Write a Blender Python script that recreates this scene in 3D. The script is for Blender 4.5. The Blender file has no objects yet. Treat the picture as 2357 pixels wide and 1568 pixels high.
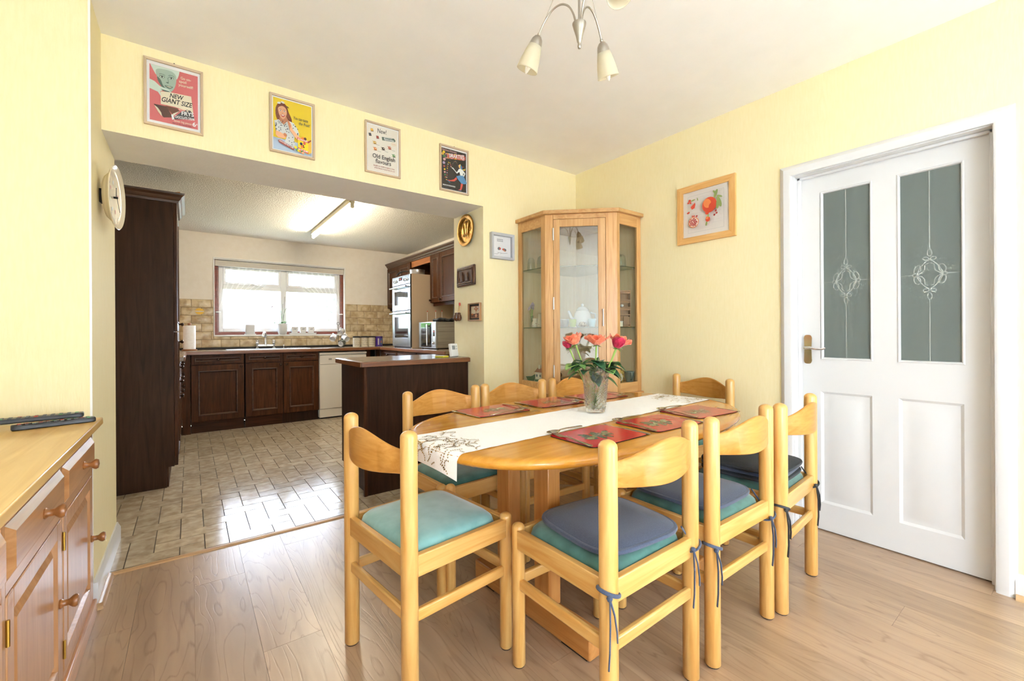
import bpy, bmesh, math, random
from mathutils import Vector, Matrix
random.seed(7)
S = bpy.context.scene
COL = S.collection
PI = math.pi
sin, cos = math.sin, math.cos

# ------------------------------------------------------------------ camera
FPX, YAW, CY, ROLL = 994.4, 0.6409, 765.4, -0.0059      # solved from the vanishing points (2357 x 1568 frame)
CAM = Vector((-2.762, -2.740, 1.118))
fw = Vector((sin(YAW), cos(YAW), 0)); rt0 = Vector((cos(YAW), -sin(YAW), 0)); up0 = Vector((0, 0, 1))
rt = rt0 * cos(ROLL) + up0 * sin(ROLL); up = up0 * cos(ROLL) - rt0 * sin(ROLL)
cd = bpy.data.cameras.new('camera'); cam = bpy.data.objects.new('camera', cd); COL.objects.link(cam)
M = Matrix.Identity(4)
for i in range(3):
    M[i][0] = rt[i]; M[i][1] = up[i]; M[i][2] = -fw[i]; M[i][3] = CAM[i]
cam.matrix_world = M
cd.sensor_width = 36.0; cd.sensor_fit = 'HORIZONTAL'; cd.lens = FPX * 36 / 2357
cd.shift_y = (CY - 784) / 2357
cd.clip_start = 0.02; cd.clip_end = 200
S.camera = cam

# ------------------------------------------------------------------ world, daylight portals, exposure
w = bpy.data.worlds.new('overcast_sky'); S.world = w; w.use_nodes = True
bg = w.node_tree.nodes['Background']; bg.inputs[0].default_value = (0.83, 0.96, 1.17, 1); bg.inputs[1].default_value = 17.0
def portal(name, loc, rot, sx, sy):
    d = bpy.data.lights.new(name, 'AREA'); d.shape = 'RECTANGLE'; d.size = sx; d.size_y = sy
    d.cycles.is_portal = True
    o = bpy.data.objects.new(name, d); COL.objects.link(o); o.location = loc; o.rotation_euler = rot
    return o
portal('kitchen_window_portal', (-1.72, 3.98, 1.59), (-PI/2, 0, 0), 1.60, 1.0)
portal('added_patio_portal', (0.10, -6.35, 1.10), (PI/2, 0, PI/2), 2.9, 2.1)  # serves the unseen patio doors added to light the dining room
portal('added_window_portal', (-3.60, -6.0, 1.32), (PI/2, 0, -PI/2), 2.5, 1.7)  # serves the unseen left window, also an added light source
S.view_settings.view_transform = 'Standard'; S.view_settings.look = 'None'
S.view_settings.gamma = 1.0; S.view_settings.use_curve_mapping = False
S.view_settings.exposure = 0.30
S.cycles.caustics_reflective = False; S.cycles.caustics_refractive = False
S.cycles.max_bounces = 10; S.cycles.diffuse_bounces = 8; S.cycles.glossy_bounces = 3; S.cycles.transmission_bounces = 6; S.cycles.transparent_max_bounces = 14
S.cycles.use_adaptive_sampling = True; S.cycles.adaptive_threshold = 0.2; S.cycles.adaptive_min_samples = 16

# ------------------------------------------------------------------ materials
def lin(h):
    if isinstance(h, str):
        h = [int(h[i:i+2], 16) for i in (0, 2, 4)]
    r = []
    for c in h[:3]:
        c /= 255.0
        r.append(c / 12.92 if c <= 0.04045 else ((c + 0.055) / 1.055) ** 2.4)
    return (*r, 1.0)
MATS = {}
class NT:
    def __init__(s, name):
        s.m = bpy.data.materials.new(name); s.m.use_nodes = True; s.t = s.m.node_tree
        s.b = s.t.nodes['Principled BSDF']; s.out = s.t.nodes['Material Output']
    def n(s, typ, **kw):
        o = s.t.nodes.new(typ)
        for k, v in kw.items(): setattr(o, k, v)
        return o
    def l(s, a, b): s.t.links.new(a, b)
def P(name, col, rough=0.5, metal=0.0, coat=0.0, sheen=0.0, spec=0.5, **kw):
    if name in MATS: return MATS[name]
    q = NT(name); b = q.b
    b.inputs['Base Color'].default_value = lin(col); b.inputs['Roughness'].default_value = rough
    b.inputs['Metallic'].default_value = metal; b.inputs['Coat Weight'].default_value = coat
    b.inputs['Coat Roughness'].default_value = 0.08
    b.inputs['Specular IOR Level'].default_value = spec
    if sheen:
        b.inputs['Sheen Weight'].default_value = sheen; b.inputs['Sheen Roughness'].default_value = kw.get('srough', 0.4)
        b.inputs['Sheen Tint'].default_value = lin(kw.get('stint', 'ffffff'))
    MATS[name] = q.m
    return q.m
def noisy(name, cA, cB, scale=(1, 1, 1), nscale=5, detail=4, lo=0.35, hi=0.65, rough=0.5, bump=0.0, bscale=None, bdist=0.002, metal=0, coat=0, dist=0.0, rnd=False, sheen=0, spec=0.5, mottle=0):
    """two colours mixed by stretched noise in object space, optional bump and per-object shift"""
    q = NT(name); b = q.b
    tc = q.n('ShaderNodeTexCoord'); mp = q.n('ShaderNodeMapping'); mp.inputs['Scale'].default_value = scale
    src = tc.outputs['Object']
    if rnd:
        oi = q.n('ShaderNodeObjectInfo'); va = q.n('ShaderNodeVectorMath', operation='MULTIPLY_ADD')
        va.inputs[1].default_value = (37.0, 53.0, 71.0); q.l(oi.outputs['Random'], va.inputs[0]); q.l(tc.outputs['Object'], va.inputs[2]); src = va.outputs[0]
    q.l(src, mp.inputs['Vector'])
    no = q.n('ShaderNodeTexNoise'); no.inputs['Scale'].default_value = nscale; no.inputs['Detail'].default_value = detail; no.inputs['Distortion'].default_value = dist
    q.l(mp.outputs[0], no.inputs['Vector'])
    cr = q.n('ShaderNodeValToRGB'); cr.color_ramp.elements[0].position = lo; cr.color_ramp.elements[1].position = hi
    cr.color_ramp.elements[0].color = lin(cA); cr.color_ramp.elements[1].color = lin(cB)
    q.l(no.outputs['Fac'], cr.inputs[0])
    colout = cr.outputs[0]
    if rnd:
        hs = q.n('ShaderNodeHueSaturation'); mr = q.n('ShaderNodeMapRange'); mr.inputs['To Min'].default_value = 0.90; mr.inputs['To Max'].default_value = 1.08
        q.l(oi.outputs['Random'], mr.inputs['Value']); q.l(mr.outputs[0], hs.inputs['Value']); q.l(colout, hs.inputs['Color']); colout = hs.outputs[0]
    q.l(colout, b.inputs['Base Color'])
    b.inputs['Roughness'].default_value = rough; b.inputs['Metallic'].default_value = metal; b.inputs['Coat Weight'].default_value = coat
    b.inputs['Coat Roughness'].default_value = 0.1; b.inputs['Specular IOR Level'].default_value = spec
    if sheen: b.inputs['Sheen Weight'].default_value = sheen
    if bump:
        bn = q.n('ShaderNodeTexNoise'); mp2 = q.n('ShaderNodeMapping'); mp2.inputs['Scale'].default_value = bscale or scale
        q.l(src, mp2.inputs['Vector']); q.l(mp2.outputs[0], bn.inputs['Vector']); bn.inputs['Scale'].default_value = 1.0; bn.inputs['Detail'].default_value = 3
        bp = q.n('ShaderNodeBump'); bp.inputs['Strength'].default_value = bump; bp.inputs['Distance'].default_value = bdist
        q.l(bn.outputs['Fac'], bp.inputs['Height']); q.l(bp.outputs[0], b.inputs['Normal'])
    MATS[name] = q.m
    return q.m
def wood(name, cA, cB, axis='Z', k=1.0, rough=0.3, coat=0.0, rnd=True, bump=0.05, lo=0.3, hi=0.72, spec=0.5):
    sc = [14 * k, 14 * k, 14 * k]; sc['XYZ'.index(axis)] = 1.1 * k
    bs = [170 * k, 170 * k, 170 * k]; bs['XYZ'.index(axis)] = 9 * k
    return noisy(name, cA, cB, tuple(sc), 2.2, 6, lo, hi, rough, bump, tuple(bs), 0.0006, 0, coat, 1.1, rnd, 0, spec)
def schlick(q):
    """reflectance of a thin pane, the same from both of its faces"""
    lw = q.n('ShaderNodeLayerWeight'); lw.inputs[0].default_value = 0.5
    pw_ = q.n('ShaderNodeMath', operation='POWER'); pw_.inputs[1].default_value = 5.0; q.l(lw.outputs['Facing'], pw_.inputs[0])
    ma = q.n('ShaderNodeMath', operation='MULTIPLY_ADD'); ma.inputs[1].default_value = 0.95; ma.inputs[2].default_value = 0.045; q.l(pw_.outputs[0], ma.inputs[0])
    return ma.outputs[0]
def laminate(name, cA, cB, cL, rough):
    """oak print: stretched tone noise plus contour lines of a slow noise, which read as cathedral grain"""
    q = NT(name); b = q.b
    tc = q.n('ShaderNodeTexCoord'); oi = q.n('ShaderNodeObjectInfo'); va = q.n('ShaderNodeVectorMath', operation='MULTIPLY_ADD')
    va.inputs[1].default_value = (37.0, 53.0, 71.0); q.l(oi.outputs['Random'], va.inputs[0]); q.l(tc.outputs['Object'], va.inputs[2])
    def noise(sc, s, det, dist=0.0):
        mp = q.n('ShaderNodeMapping'); mp.inputs['Scale'].default_value = sc; q.l(va.outputs[0], mp.inputs['Vector'])
        no = q.n('ShaderNodeTexNoise'); no.inputs['Scale'].default_value = s; no.inputs['Detail'].default_value = det; no.inputs['Distortion'].default_value = dist
        q.l(mp.outputs[0], no.inputs['Vector']); return no.outputs['Fac']
    tone = noise((9, 1.0, 9), 1.6, 4, .6)
    cr = q.n('ShaderNodeValToRGB'); cr.color_ramp.elements[0].position = .3; cr.color_ramp.elements[1].position = .7
    cr.color_ramp.elements[0].color = lin(cA); cr.color_ramp.elements[1].color = lin(cB); q.l(tone, cr.inputs[0])
    slow = noise((6.5, .95, 6.5), 1.0, 2.0, .35)
    m1 = q.n('ShaderNodeMath', operation='MULTIPLY'); m1.inputs[1].default_value = 34.0; q.l(slow, m1.inputs[0])
    m2 = q.n('ShaderNodeMath', operation='PINGPONG'); m2.inputs[1].default_value = 1.0; q.l(m1.outputs[0], m2.inputs[0])
    fine = noise((150, 8, 150), 1.0, 3)
    m3 = q.n('ShaderNodeMath', operation='MULTIPLY_ADD'); m3.inputs[1].default_value = .55; q.l(fine, m3.inputs[0]); q.l(m2.outputs[0], m3.inputs[2])
    mr = q.n('ShaderNodeMapRange'); mr.inputs['From Min'].default_value = .22; mr.inputs['From Max'].default_value = .50; mr.inputs['To Min'].default_value = .55; mr.inputs['To Max'].default_value = 0; q.l(m3.outputs[0], mr.inputs['Value'])
    mx = q.n('ShaderNodeMix', data_type='RGBA'); q.l(mr.outputs[0], mx.inputs['Factor']); q.l(cr.outputs[0], mx.inputs['A']); mx.inputs['B'].default_value = lin(cL)
    hs = q.n('ShaderNodeHueSaturation'); hr = q.n('ShaderNodeMapRange'); hr.inputs['To Min'].default_value = .93; hr.inputs['To Max'].default_value = 1.05; q.l(oi.outputs['Random'], hr.inputs['Value']); q.l(hr.outputs[0], hs.inputs['Value'])
    q.l(mx.outputs['Result'], hs.inputs['Color']); q.l(hs.outputs[0], b.inputs['Base Color']); b.inputs['Roughness'].default_value = rough; b.inputs['Specular IOR Level'].default_value = .9
    bp = q.n('ShaderNodeBump'); bp.inputs['Strength'].default_value = .35; bp.inputs['Distance'].default_value = .0008; bp.invert = True
    q.l(mr.outputs[0], bp.inputs['Height']); q.l(bp.outputs[0], b.inputs['Normal'])
    MATS[name] = q.m
    return q.m
def thin_glass(name, tint='ffffff', refl=1.0, rough=0.0):
    q = NT(name); t = q.t
    tr = q.n('ShaderNodeBsdfTransparent'); tr.inputs[0].default_value = lin(tint)
    gl = q.n('ShaderNodeBsdfGlossy'); gl.inputs['Roughness'].default_value = rough
    ml = q.n('ShaderNodeMath', operation='MULTIPLY'); ml.inputs[1].default_value = refl; ml.use_clamp = True
    q.l(schlick(q), ml.inputs[0])
    mx = q.n('ShaderNodeMixShader'); q.l(ml.outputs[0], mx.inputs[0]); q.l(tr.outputs[0], mx.inputs[1]); q.l(gl.outputs[0], mx.inputs[2])
    q.l(mx.outputs[0], q.out.inputs[0]); MATS[name] = q.m
    return q.m
def sheer(name, col, opac):
    q = NT(name)
    tr = q.n('ShaderNodeBsdfTransparent'); tl = q.n('ShaderNodeBsdfTranslucent'); df = q.n('ShaderNodeBsdfDiffuse')
    tl.inputs[0].default_value = lin(col); df.inputs[0].default_value = lin(col)
    m1 = q.n('ShaderNodeMixShader'); m1.inputs[0].default_value = 0.5; q.l(tl.outputs[0], m1.inputs[1]); q.l(df.outputs[0], m1.inputs[2])
    m2 = q.n('ShaderNodeMixShader'); m2.inputs[0].default_value = opac; q.l(tr.outputs[0], m2.inputs[1]); q.l(m1.outputs[0], m2.inputs[2])
    q.l(m2.outputs[0], q.out.inputs[0]); MATS[name] = q.m
    return q.m
def emit(name, col, strength):
    q = NT(name); e = q.n('ShaderNodeEmission'); e.inputs[0].default_value = lin(col); e.inputs[1].default_value = strength
    q.l(e.outputs[0], q.out.inputs[0]); MATS[name] = q.m
    return q.m

# ------------------------------------------------------------------ mesh builder
class MB:
    def __init__(s): s.v = []; s.f = []; s.mi = []; s.cm = 0
    def mat(s, i): s.cm = i; return s
    def face(s, idx): s.f.append(tuple(idx)); s.mi.append(s.cm)
    def add(s, vs, fs):
        b = len(s.v); s.v += [Vector(p) for p in vs]
        for f in fs: s.face([b + i for i in f])
        return b
    def box(s, x0, y0, z0, x1, y1, z1):
        x0, x1 = sorted((x0, x1)); y0, y1 = sorted((y0, y1)); z0, z1 = sorted((z0, z1))
        s.add([(x0,y0,z0),(x1,y0,z0),(x1,y1,z0),(x0,y1,z0),(x0,y0,z1),(x1,y0,z1),(x1,y1,z1),(x0,y1,z1)],
              [(0,3,2,1),(4,5,6,7),(0,1,5,4),(1,2,6,5),(2,3,7,6),(3,0,4,7)])
        return s
    def obox(s, M, sx, sy, sz):
        b = len(s.v); s.box(-sx/2, -sy/2, -sz/2, sx/2, sy/2, sz/2)
        for i in range(b, len(s.v)): s.v[i] = M @ s.v[i]
        return s
    def xform(s, M, start=0):
        for i in range(start, len(s.v)): s.v[i] = M @ s.v[i]
        return s
    def loft(s, rings, closed=True, cap0=True, cap1=True):
        n = len(rings[0]); b = len(s.v)
        for r in rings: s.v += [Vector(p) for p in r]
        m = n if closed else n - 1
        for k in range(len(rings) - 1):
            for i in range(m):
                j = (i + 1) % n
                s.face((b+k*n+i, b+k*n+j, b+(k+1)*n+j, b+(k+1)*n+i))
        if cap0: s.face([b + i for i in range(n)][::-1])
        if cap1: s.face([b + (len(rings)-1)*n + i for i in range(n)])
        return s
    def lathe(s, prof, at=(0, 0, 0), n=24, M=None, cap0=True, cap1=True):
        rings = []
        for r, z in prof:
            ring = [Vector((max(r, 1e-5) * cos(2*PI*i/n), max(r, 1e-5) * sin(2*PI*i/n), z)) for i in range(n)]
            if M is not None: ring = [M @ p for p in ring]
            rings.append([p + Vector(at) for p in ring])
        return s.loft(rings, True, cap0, cap1)
    def cyl(s, p0, p1, r0, r1=None, n=16):
        r1 = r0 if r1 is None else r1
        p0, p1 = Vector(p0), Vector(p1); d = p1 - p0
        Mq = d.to_track_quat('Z', 'Y').to_matrix()
        return s.lathe([(r0, 0), (r1, d.length)], p0, n, Mq)
    def tube(s, pts, r, n=8, closed=False, flat=1.0):
        pts = [Vector(p) for p in pts]; rings = []
        N = len(pts); prev = None
        for i, p in enumerate(pts):
            a = pts[(i-1) % N] if (closed or i > 0) else p
            c = pts[(i+1) % N] if (closed or i < N-1) else p
            t = (c - a).normalized()
            if prev is None:
                u = t.orthogonal().normalized()
            else:
                u = (prev - t * prev.dot(t))
                u = u.normalized() if u.length > 1e-6 else t.orthogonal().normalized()
            prev = u; vv = t.cross(u)
            rr = r[i] if isinstance(r, (list, tuple)) else r
            rings.append([p + (u * cos(2*PI*k/n) + vv * sin(2*PI*k/n) * flat) * rr for k in range(n)])
        if closed: rings.append(rings[0])
        return s.loft(rings, True, not closed, not closed)
    def prism(s, out, z0, z1):
        n = len(out)
        a = sum(out[i][0]*out[(i+1) % n][1] - out[(i+1) % n][0]*out[i][1] for i in range(n))
        if a < 0: out = out[::-1]
        return s.loft([[(x, y, z0) for x, y in out], [(x, y, z1) for x, y in out]])
    def grid(s, fn, nu, nv):
        b = len(s.v)
        for j in range(nv + 1):
            for i in range(nu + 1): s.v.append(Vector(fn(i/nu, j/nv)))
        for j in range(nv):
            for i in range(nu):
                a = b + j*(nu+1) + i; s.face((a, a+1, a+nu+2, a+nu+1))
        return s
    def sphere(s, c, r, n=12, sz=1.0):
        m = max(4, n // 2)
        return s.lathe([(r*sin(PI*k/m), -r*sz*cos(PI*k/m)) for k in range(m+1)], c, n, None, False, False)
    def mesh(s, name, mats, smooth=True, ang=38):
        me = bpy.data.meshes.new(name)
        me.from_pydata([tuple(p) for p in s.v], [], s.f)
        for m in (mats if isinstance(mats, (list, tuple)) else [mats]): me.materials.append(m)
        me.polygons.foreach_set('material_index', s.mi)
        if smooth:
            me.shade_smooth(); me.set_sharp_from_angle(angle=math.radians(ang))
        me.update()
        return me
ORG = {}
def tag(o, label=None, cat=None, group=None, kind=None):
    if label: o['label'] = label
    if cat: o['category'] = cat
    if group: o['group'] = group
    if kind: o['kind'] = kind
    return o
def put(name, mb, mats, parent=None, world=False, bevel=0, seg=2, smooth=True, ang=38, loc=None, solid=0, sub=0):
    """link a mesh object; world=True: the vertices are in world space, moved into the root's frame"""
    if world:
        o0 = Vector(ORG[parent.name]) if parent is not None else (Vector(loc) if loc else Vector((0, 0, 0)))
        for i in range(len(mb.v)): mb.v[i] = mb.v[i] - o0
    me = mb.mesh(name, mats, smooth, ang) if isinstance(mb, MB) else mb
    o = bpy.data.objects.new(name, me); COL.objects.link(o)
    if parent is not None:
        o.parent = parent; ORG[o.name] = ORG.get(parent.name, (0, 0, 0))
    elif loc:
        o.location = loc; ORG[o.name] = loc
    else: ORG[o.name] = (0, 0, 0)
    if solid:
        md = o.modifiers.new('thickness', 'SOLIDIFY'); md.thickness = solid; md.offset = 0
    if bevel:
        md = o.modifiers.new('bevel', 'BEVEL'); md.width = bevel; md.segments = seg; md.limit_method = 'ANGLE'; md.angle_limit = 0.6
        md.harden_normals = False
    if sub:
        md = o.modifiers.new('subd', 'SUBSURF'); md.levels = sub; md.render_levels = sub
    return o
def thing(name, label, cat, loc=(0, 0, 0), rz=0, group=None):
    o = bpy.data.objects.new(name, None); COL.objects.link(o); o.empty_display_size = 0.05
    o.location = loc; o.rotation_euler = (0, 0, rz); ORG[o.name] = tuple(loc)
    return tag(o, label, cat, group)
def struct(name, mb, mats, **kw):
    o = put(name, mb, mats, **kw); o['kind'] = 'structure'
    return o
def copy_tree(o, parent=None):
    c = o.copy(); COL.objects.link(c); c.parent = parent
    ORG[c.name] = ORG.get(o.name, (0, 0, 0))
    for ch in o.children: copy_tree(ch, c)
    return c
def bx(name, mat, parent, x0, y0, z0, x1, y1, z1, bevel=0, world=True):
    return put(name, MB().box(x0, y0, z0, x1, y1, z1), mat, parent, world, bevel)
def T(x, y, z): return Matrix.Translation((x, y, z))
def RZ(a): return Matrix.Rotation(a, 4, 'Z')
def RX(a): return Matrix.Rotation(a, 4, 'X')
def RY(a): return Matrix.Rotation(a, 4, 'Y')
def lerp(a, b, t): return a + (b - a) * t

# flat lettering: text curves are turned into meshes once, while the scene is still small
_txt = {}
def text_pts(s, bold=0.0, shear=0.0):
    key = (s, bold, shear)
    if key not in _txt:
        c = bpy.data.curves.new('lettering', 'FONT'); c.body = s; c.size = 1.0; c.shear = shear; c.offset = bold
        c.align_x = 'CENTER'; c.align_y = 'CENTER'; c.resolution_u = 3
        o = bpy.data.objects.new('lettering', c); COL.objects.link(o)
        dg = bpy.context.evaluated_depsgraph_get(); dg.update()
        me = bpy.data.meshes.new_from_object(o.evaluated_get(dg))
        _txt[key] = ([tuple(v.co) for v in me.vertices], [tuple(p.vertices) for p in me.polygons])
        bpy.data.objects.remove(o); bpy.data.curves.remove(c); bpy.data.meshes.remove(me)
    return _txt[key]
class Art(MB):
    """flat printed shapes in the local x-z plane, facing -y, each layer a hair nearer the viewer"""
    def __init__(s, y): super().__init__(); s.y = y
    def nxt(s): s.y -= 0.00012; return s.y
    def poly(s, pts, m):
        y = s.nxt(); n = len(pts)
        a = sum(pts[i][0]*pts[(i+1) % n][1] - pts[(i+1) % n][0]*pts[i][1] for i in range(n))
        if a < 0: pts = pts[::-1]
        s.cm = m; s.add([(x, y, z) for x, z in pts], [tuple(range(n))]); return s
    def rect(s, x0, z0, x1, z1, m): return s.poly([(x0, z0), (x1, z0), (x1, z1), (x0, z1)], m)
    def ell(s, cx, cz, rx, rz, m, rot=0.0, n=18):
        c, d = cos(rot), sin(rot)
        return s.poly([(cx + rx*cos(2*PI*i/n)*c - rz*sin(2*PI*i/n)*d, cz + rx*cos(2*PI*i/n)*d + rz*sin(2*PI*i/n)*c) for i in range(n)], m)
    def line(s, pts, w, m):
        for (x0, z0), (x1, z1) in zip(pts[:-1], pts[1:]):
            d = Vector((x1-x0, z1-z0)); d.normalize(); nx, nz = -d.y*w/2, d.x*w/2
            s.poly([(x0+nx, z0+nz), (x1+nx, z1+nz), (x1-nx, z1-nz), (x0-nx, z0-nz)], m)
        return s
    def text(s, body, cx, cz, size, m, rot=0.0, shear=0.0, bold=0.0, sx=1.0, w=None):
        y = s.nxt(); vs, fs = text_pts(body, bold, shear); c, d = cos(rot), sin(rot); s.cm = m
        if w: sx = w / (size * (max(v[0] for v in vs) - min(v[0] for v in vs)))
        s.add([(cx + (x*size*sx)*c - (z*size)*d, y, cz + (x*size*sx)*d + (z*size)*c) for x, z, _ in vs], fs); return s
# ================================================================== materials of the room
YEL = noisy('yellow_wallpaper', 'efe2b2', 'f2e6bb', (60, 60, 9), 1.6, 3, 0.3, 0.7, 0.75, 0.55, (210, 210, 32), 0.0016)
YELP = noisy('yellow_paint', 'f3e9c0', 'f6edc8', (9, 9, 9), 2, 2, 0.3, 0.7, 0.6, 0.12, (120, 120, 120), 0.001)
CEILW = noisy('ceiling_paint', 'f5f4f1', 'f8f7f5', (3, 3, 3), 2, 3, 0.3, 0.7, 0.85, 0.12, (60, 60, 60), 0.002)
ARTEX = noisy('textured_ceiling', 'ebe6da', 'f1ede2', (25, 25, 25), 2, 4, 0.3, 0.7, 0.8, 1.0, (110, 110, 110), 0.010)
SOFF = noisy('soffit_paint', 'f3f1ed', 'f6f4f1', (6, 6, 6), 2, 3, 0.3, 0.7, 0.8, 0.3, (70, 70, 70), 0.002)
CREAM = noisy('cream_kitchen_wall', 'ece4d6', 'f0e9dd', (8, 8, 8), 2, 3, 0.3, 0.7, 0.8, 0.2, (55, 55, 55), 0.002)
WHITE = P('white_gloss_paint', 'dadad9', 0.28)
WHITE2 = P('white_satin', 'eeeeea', 0.45)
UPVC = P('white_upvc', 'eef0f2', 0.3)
REDWOOD = wood('red_stained_window_wood', '6a2f22', '8a4430', 'X', 1, 0.35)
BLACKR = P('black_rubber', '16140f', 0.5)
GROUT = P('brown_grout', '5a4c3c', 0.7)
GROUT2 = P('tile_grout', '8a7456', 0.7)
LAM = laminate('oak_laminate', '9f846a', 'ba9e81', '84664c', 0.29)
LAMB = P('laminate_joint', '8a6d50', 0.6)
FTILE = noisy('stone_look_floor_tile', 'a5927a', 'cdbfa8', (14, 14, 14), 1.3, 5, 0.25, 0.7, 0.15, 0.12, (40, 40, 40), 0.003, 0, 0.0, 0.4, True)
WTILE = noisy('brown_cream_wall_tile', 'a68c64', 'd3c19c', (11, 11, 11), 1.2, 5, 0.3, 0.62, 0.25, 0.35, (45, 45, 45), 0.003, 0, 0.0, 0.3, True)
GLASS = thin_glass('clear_glass')
SKIRT = WHITE
OAKTRIM = wood('oak_trim', 'a98257', 'c9a77c', 'X', 1, 0.3)
OAKTRIMY = wood('oak_trim_along', 'a98257', 'c9a77c', 'Y', 1, 0.3)
CHROME = P('chrome', 'e6e8ea', 0.08, 1.0)
STEEL = P('brushed_steel', 'c9cacb', 0.3, 1.0)

XL, XJ, SOF = -3.086, -0.983, 2.071          # opening in the back wall: left side, right side, soffit height
CE, KC = 2.517, 2.385                        # dining and kitchen ceilings
KB, KR, KL = 3.85, 0.06, -3.45               # kitchen back, right, left wall planes
LW, BW = -3.52, -8.0                        # dining left wall and the wall behind the camera

# ---- dining walls
m = MB()
m.mat(0).box(XJ, 0, 0, 0.30, 0.45, CE + .2); m.mi[5] = 2          # right of the opening, its side is plain paint
b0 = len(m.f); m.box(XL, 0, SOF, XJ, 0.43, CE + .2); m.mi[b0] = 1  # lintel, its underside is soffit paint
m.mat(0).box(LW - .25, -0.29, 0, XL, 0.43, CE + .2)                # pier on the left
struct('wall_back', m, [YEL, SOFF, YELP], smooth=False)
# door hole: y -2.50..-1.718, z up to 2.005
m = MB().box(0, -1.716, 0, 0.12, 0.0, CE + .2).box(0, -3.6, 0, 0.12, -2.500, CE + .2).box(0, -2.500, 2.005, 0.12, -1.716, CE + .2)
struct('wall_right', m, YEL, smooth=False)
struct('wall_right', MB().box(0, BW - .2, 0, .12, -7.7, CE + .2).box(0, -5.0, 0, .12, -3.6, CE + .2).box(0, -7.7, 2.15, .12, -5.0, CE + .2), P('pale_cream_paint', 'f3f0e6', .7), smooth=False)
# left wall with a door hole y -3.14..-2.38
m = MB().box(LW - .12, -2.38, 0, LW, -0.29, CE + .2).box(LW - .12, -4.8, 0, LW, -3.14, CE + .2).box(LW - .12, BW - .2, 0, LW, -7.2, CE + .2).box(LW - .12, -7.2, 0, LW, -4.8, .5).box(LW - .12, -7.2, 2.15, LW, -4.8, CE + .2).box(LW - .12, -3.14, 2.0, LW, -2.38, CE + .2)
PALE = P('pale_cream_paint', 'f3f0e6', .7)  # unseen walls behind the camera, kept pale for more bounced light
struct('wall_left', m, PALE, smooth=False)
# wall behind the camera
m = MB().box(LW, BW - .12, 0, 0, BW, CE + .2)
struct('wall_front', m, PALE, smooth=False)
struct('ceiling', MB().box(LW, BW, CE, 0, 0, CE + .12), CEILW, smooth=False)
# ---- kitchen shell
wx0, wx1, wz0, wz1 = -2.51, -0.93, 1.10, 2.077                     # window hole
m = MB().box(KL, KB, 0, wx0, KB + .27, KC + .2).box(wx1, KB, 0, KR + .2, KB + .27, KC + .2).box(wx0, KB, 0, wx1, KB + .27, wz0).box(wx0, KB, wz1, wx1, KB + .27, KC + .2)
wkb = struct('wall_kitchen_back', m, CREAM, smooth=False)
struct('wall_kitchen_right', MB().box(KR, 0.45, 0, KR + .15, KB, KC + .2), CREAM, smooth=False)
struct('wall_kitchen_left', MB().box(KL - .15, 0.43, 0, KL, KB + .2, KC + .2), CREAM, smooth=False)
m = MB().box(XL, 0.43, KC, KR, KB, KC + .12).box(KL, .43, KC, XL, KB, KC + .12)
struct('ceiling', m, ARTEX, smooth=False)

# ---- dining floor: laminate planks running away from the camera
flo = struct('floor', MB().box(LW, BW, -0.06, 0.12, -0.012, -0.006), LAMB, smooth=False)
pw, pl = 0.192, 1.285
PY0 = -3.42
put('added_carpet', MB().box(LW, BW, -.006, .12, PY0 - .0004, 0), P('pale_bounce_carpet', 'dedad2', .95), flo, smooth=False)  # unseen floor behind the camera, added pale to brighten the ceiling
pm = MB().box(0.0004, 0.0004, -0.006, pw - 0.0004, pl - 0.0004, 0).mesh('plank', LAM, False)
k = 0; x = LW
while x < 0.07:
    y = PY0 - [0.15, 0.62, 0.98, 0.35, 0.8][k % 5]
    while y < -0.02:
        y0, y1 = max(y, PY0), min(y + pl, -0.012)
        if y1 - y0 > 0.05:
            wq = min(pw, 0.12 - x) if x > -0.1 else pw
            if wq > 0.05:
                full = y0 == y and y1 == y + pl and wq == pw
                me = pm if full else MB().box(0.0004, 0.0004, -0.006, wq - .0004, y1 - y0 - .0004, 0).mesh('plank', LAM, False)
                o = bpy.data.objects.new('plank', me); COL.objects.link(o); o.location = (x, y0, 0); o.parent = flo
        y += pl
    x += pw; k += 1
# threshold bar
struct('trim_1', MB().loft([[(XL, -.022, 0), (XL, .012, 0), (XL, .008, .006), (XL, -.005, .009), (XL, -.018, .006)], [(XJ, -.022, 0), (XJ, .012, 0), (XJ, .008, .006), (XJ, -.005, .009), (XJ, -.018, .006)]]), OAKTRIM)

# ---- kitchen floor: 2:1 herringbone of stone-look tiles
kfl = struct('floor', MB().box(KL, -.01, -.06, KR, KB, -.004), GROUT, smooth=False)
U, X0, Y0 = 0.1065, -2.702, 0.289 - 0.0532
g = 0.0022
hm = MB().box(g, g, -.005, 2*U - g, U - g, 0.0016).mesh('tile_across', FTILE, False)
vm = MB().box(g, g, -.005, U - g, 2*U - g, 0.0016).mesh('tile_along', FTILE, False)
def ktile(x0, y0, x1, y1, me):
    a0, b0, a1, b1 = max(x0, XL - .005 if y0 < .40 else KL + .01), max(y0, 0.012), min(x1, -1.02 if y0 > .3 else XJ), min(y1, 3.30)
    if a1 - a0 < 0.015 or b1 - b0 < 0.015: return
    if y0 > 0.24 and x0 > -1.79 and y1 < .80: return                     # under the peninsula
    if x0 > -1.45 and y1 < 2.0 and y0 > .2: return                  # under the peninsula
    if x1 < -2.925 and y0 > 1.30: return                            # under the tall unit
    if max(abs(a0-x0), abs(b0-y0), abs(a1-x1), abs(b1-y1)) < 1e-6:
        o = bpy.data.objects.new('tile', me); o.location = (x0, y0, 0)
    else:
        o = bpy.data.objects.new('tile', MB().box(g, g, -.005, a1-a0-g, b1-b0-g, .0016).mesh('tile_cut', FTILE, False)); o.location = (a0, b0, 0)
    COL.objects.link(o); o.parent = kfl
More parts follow.
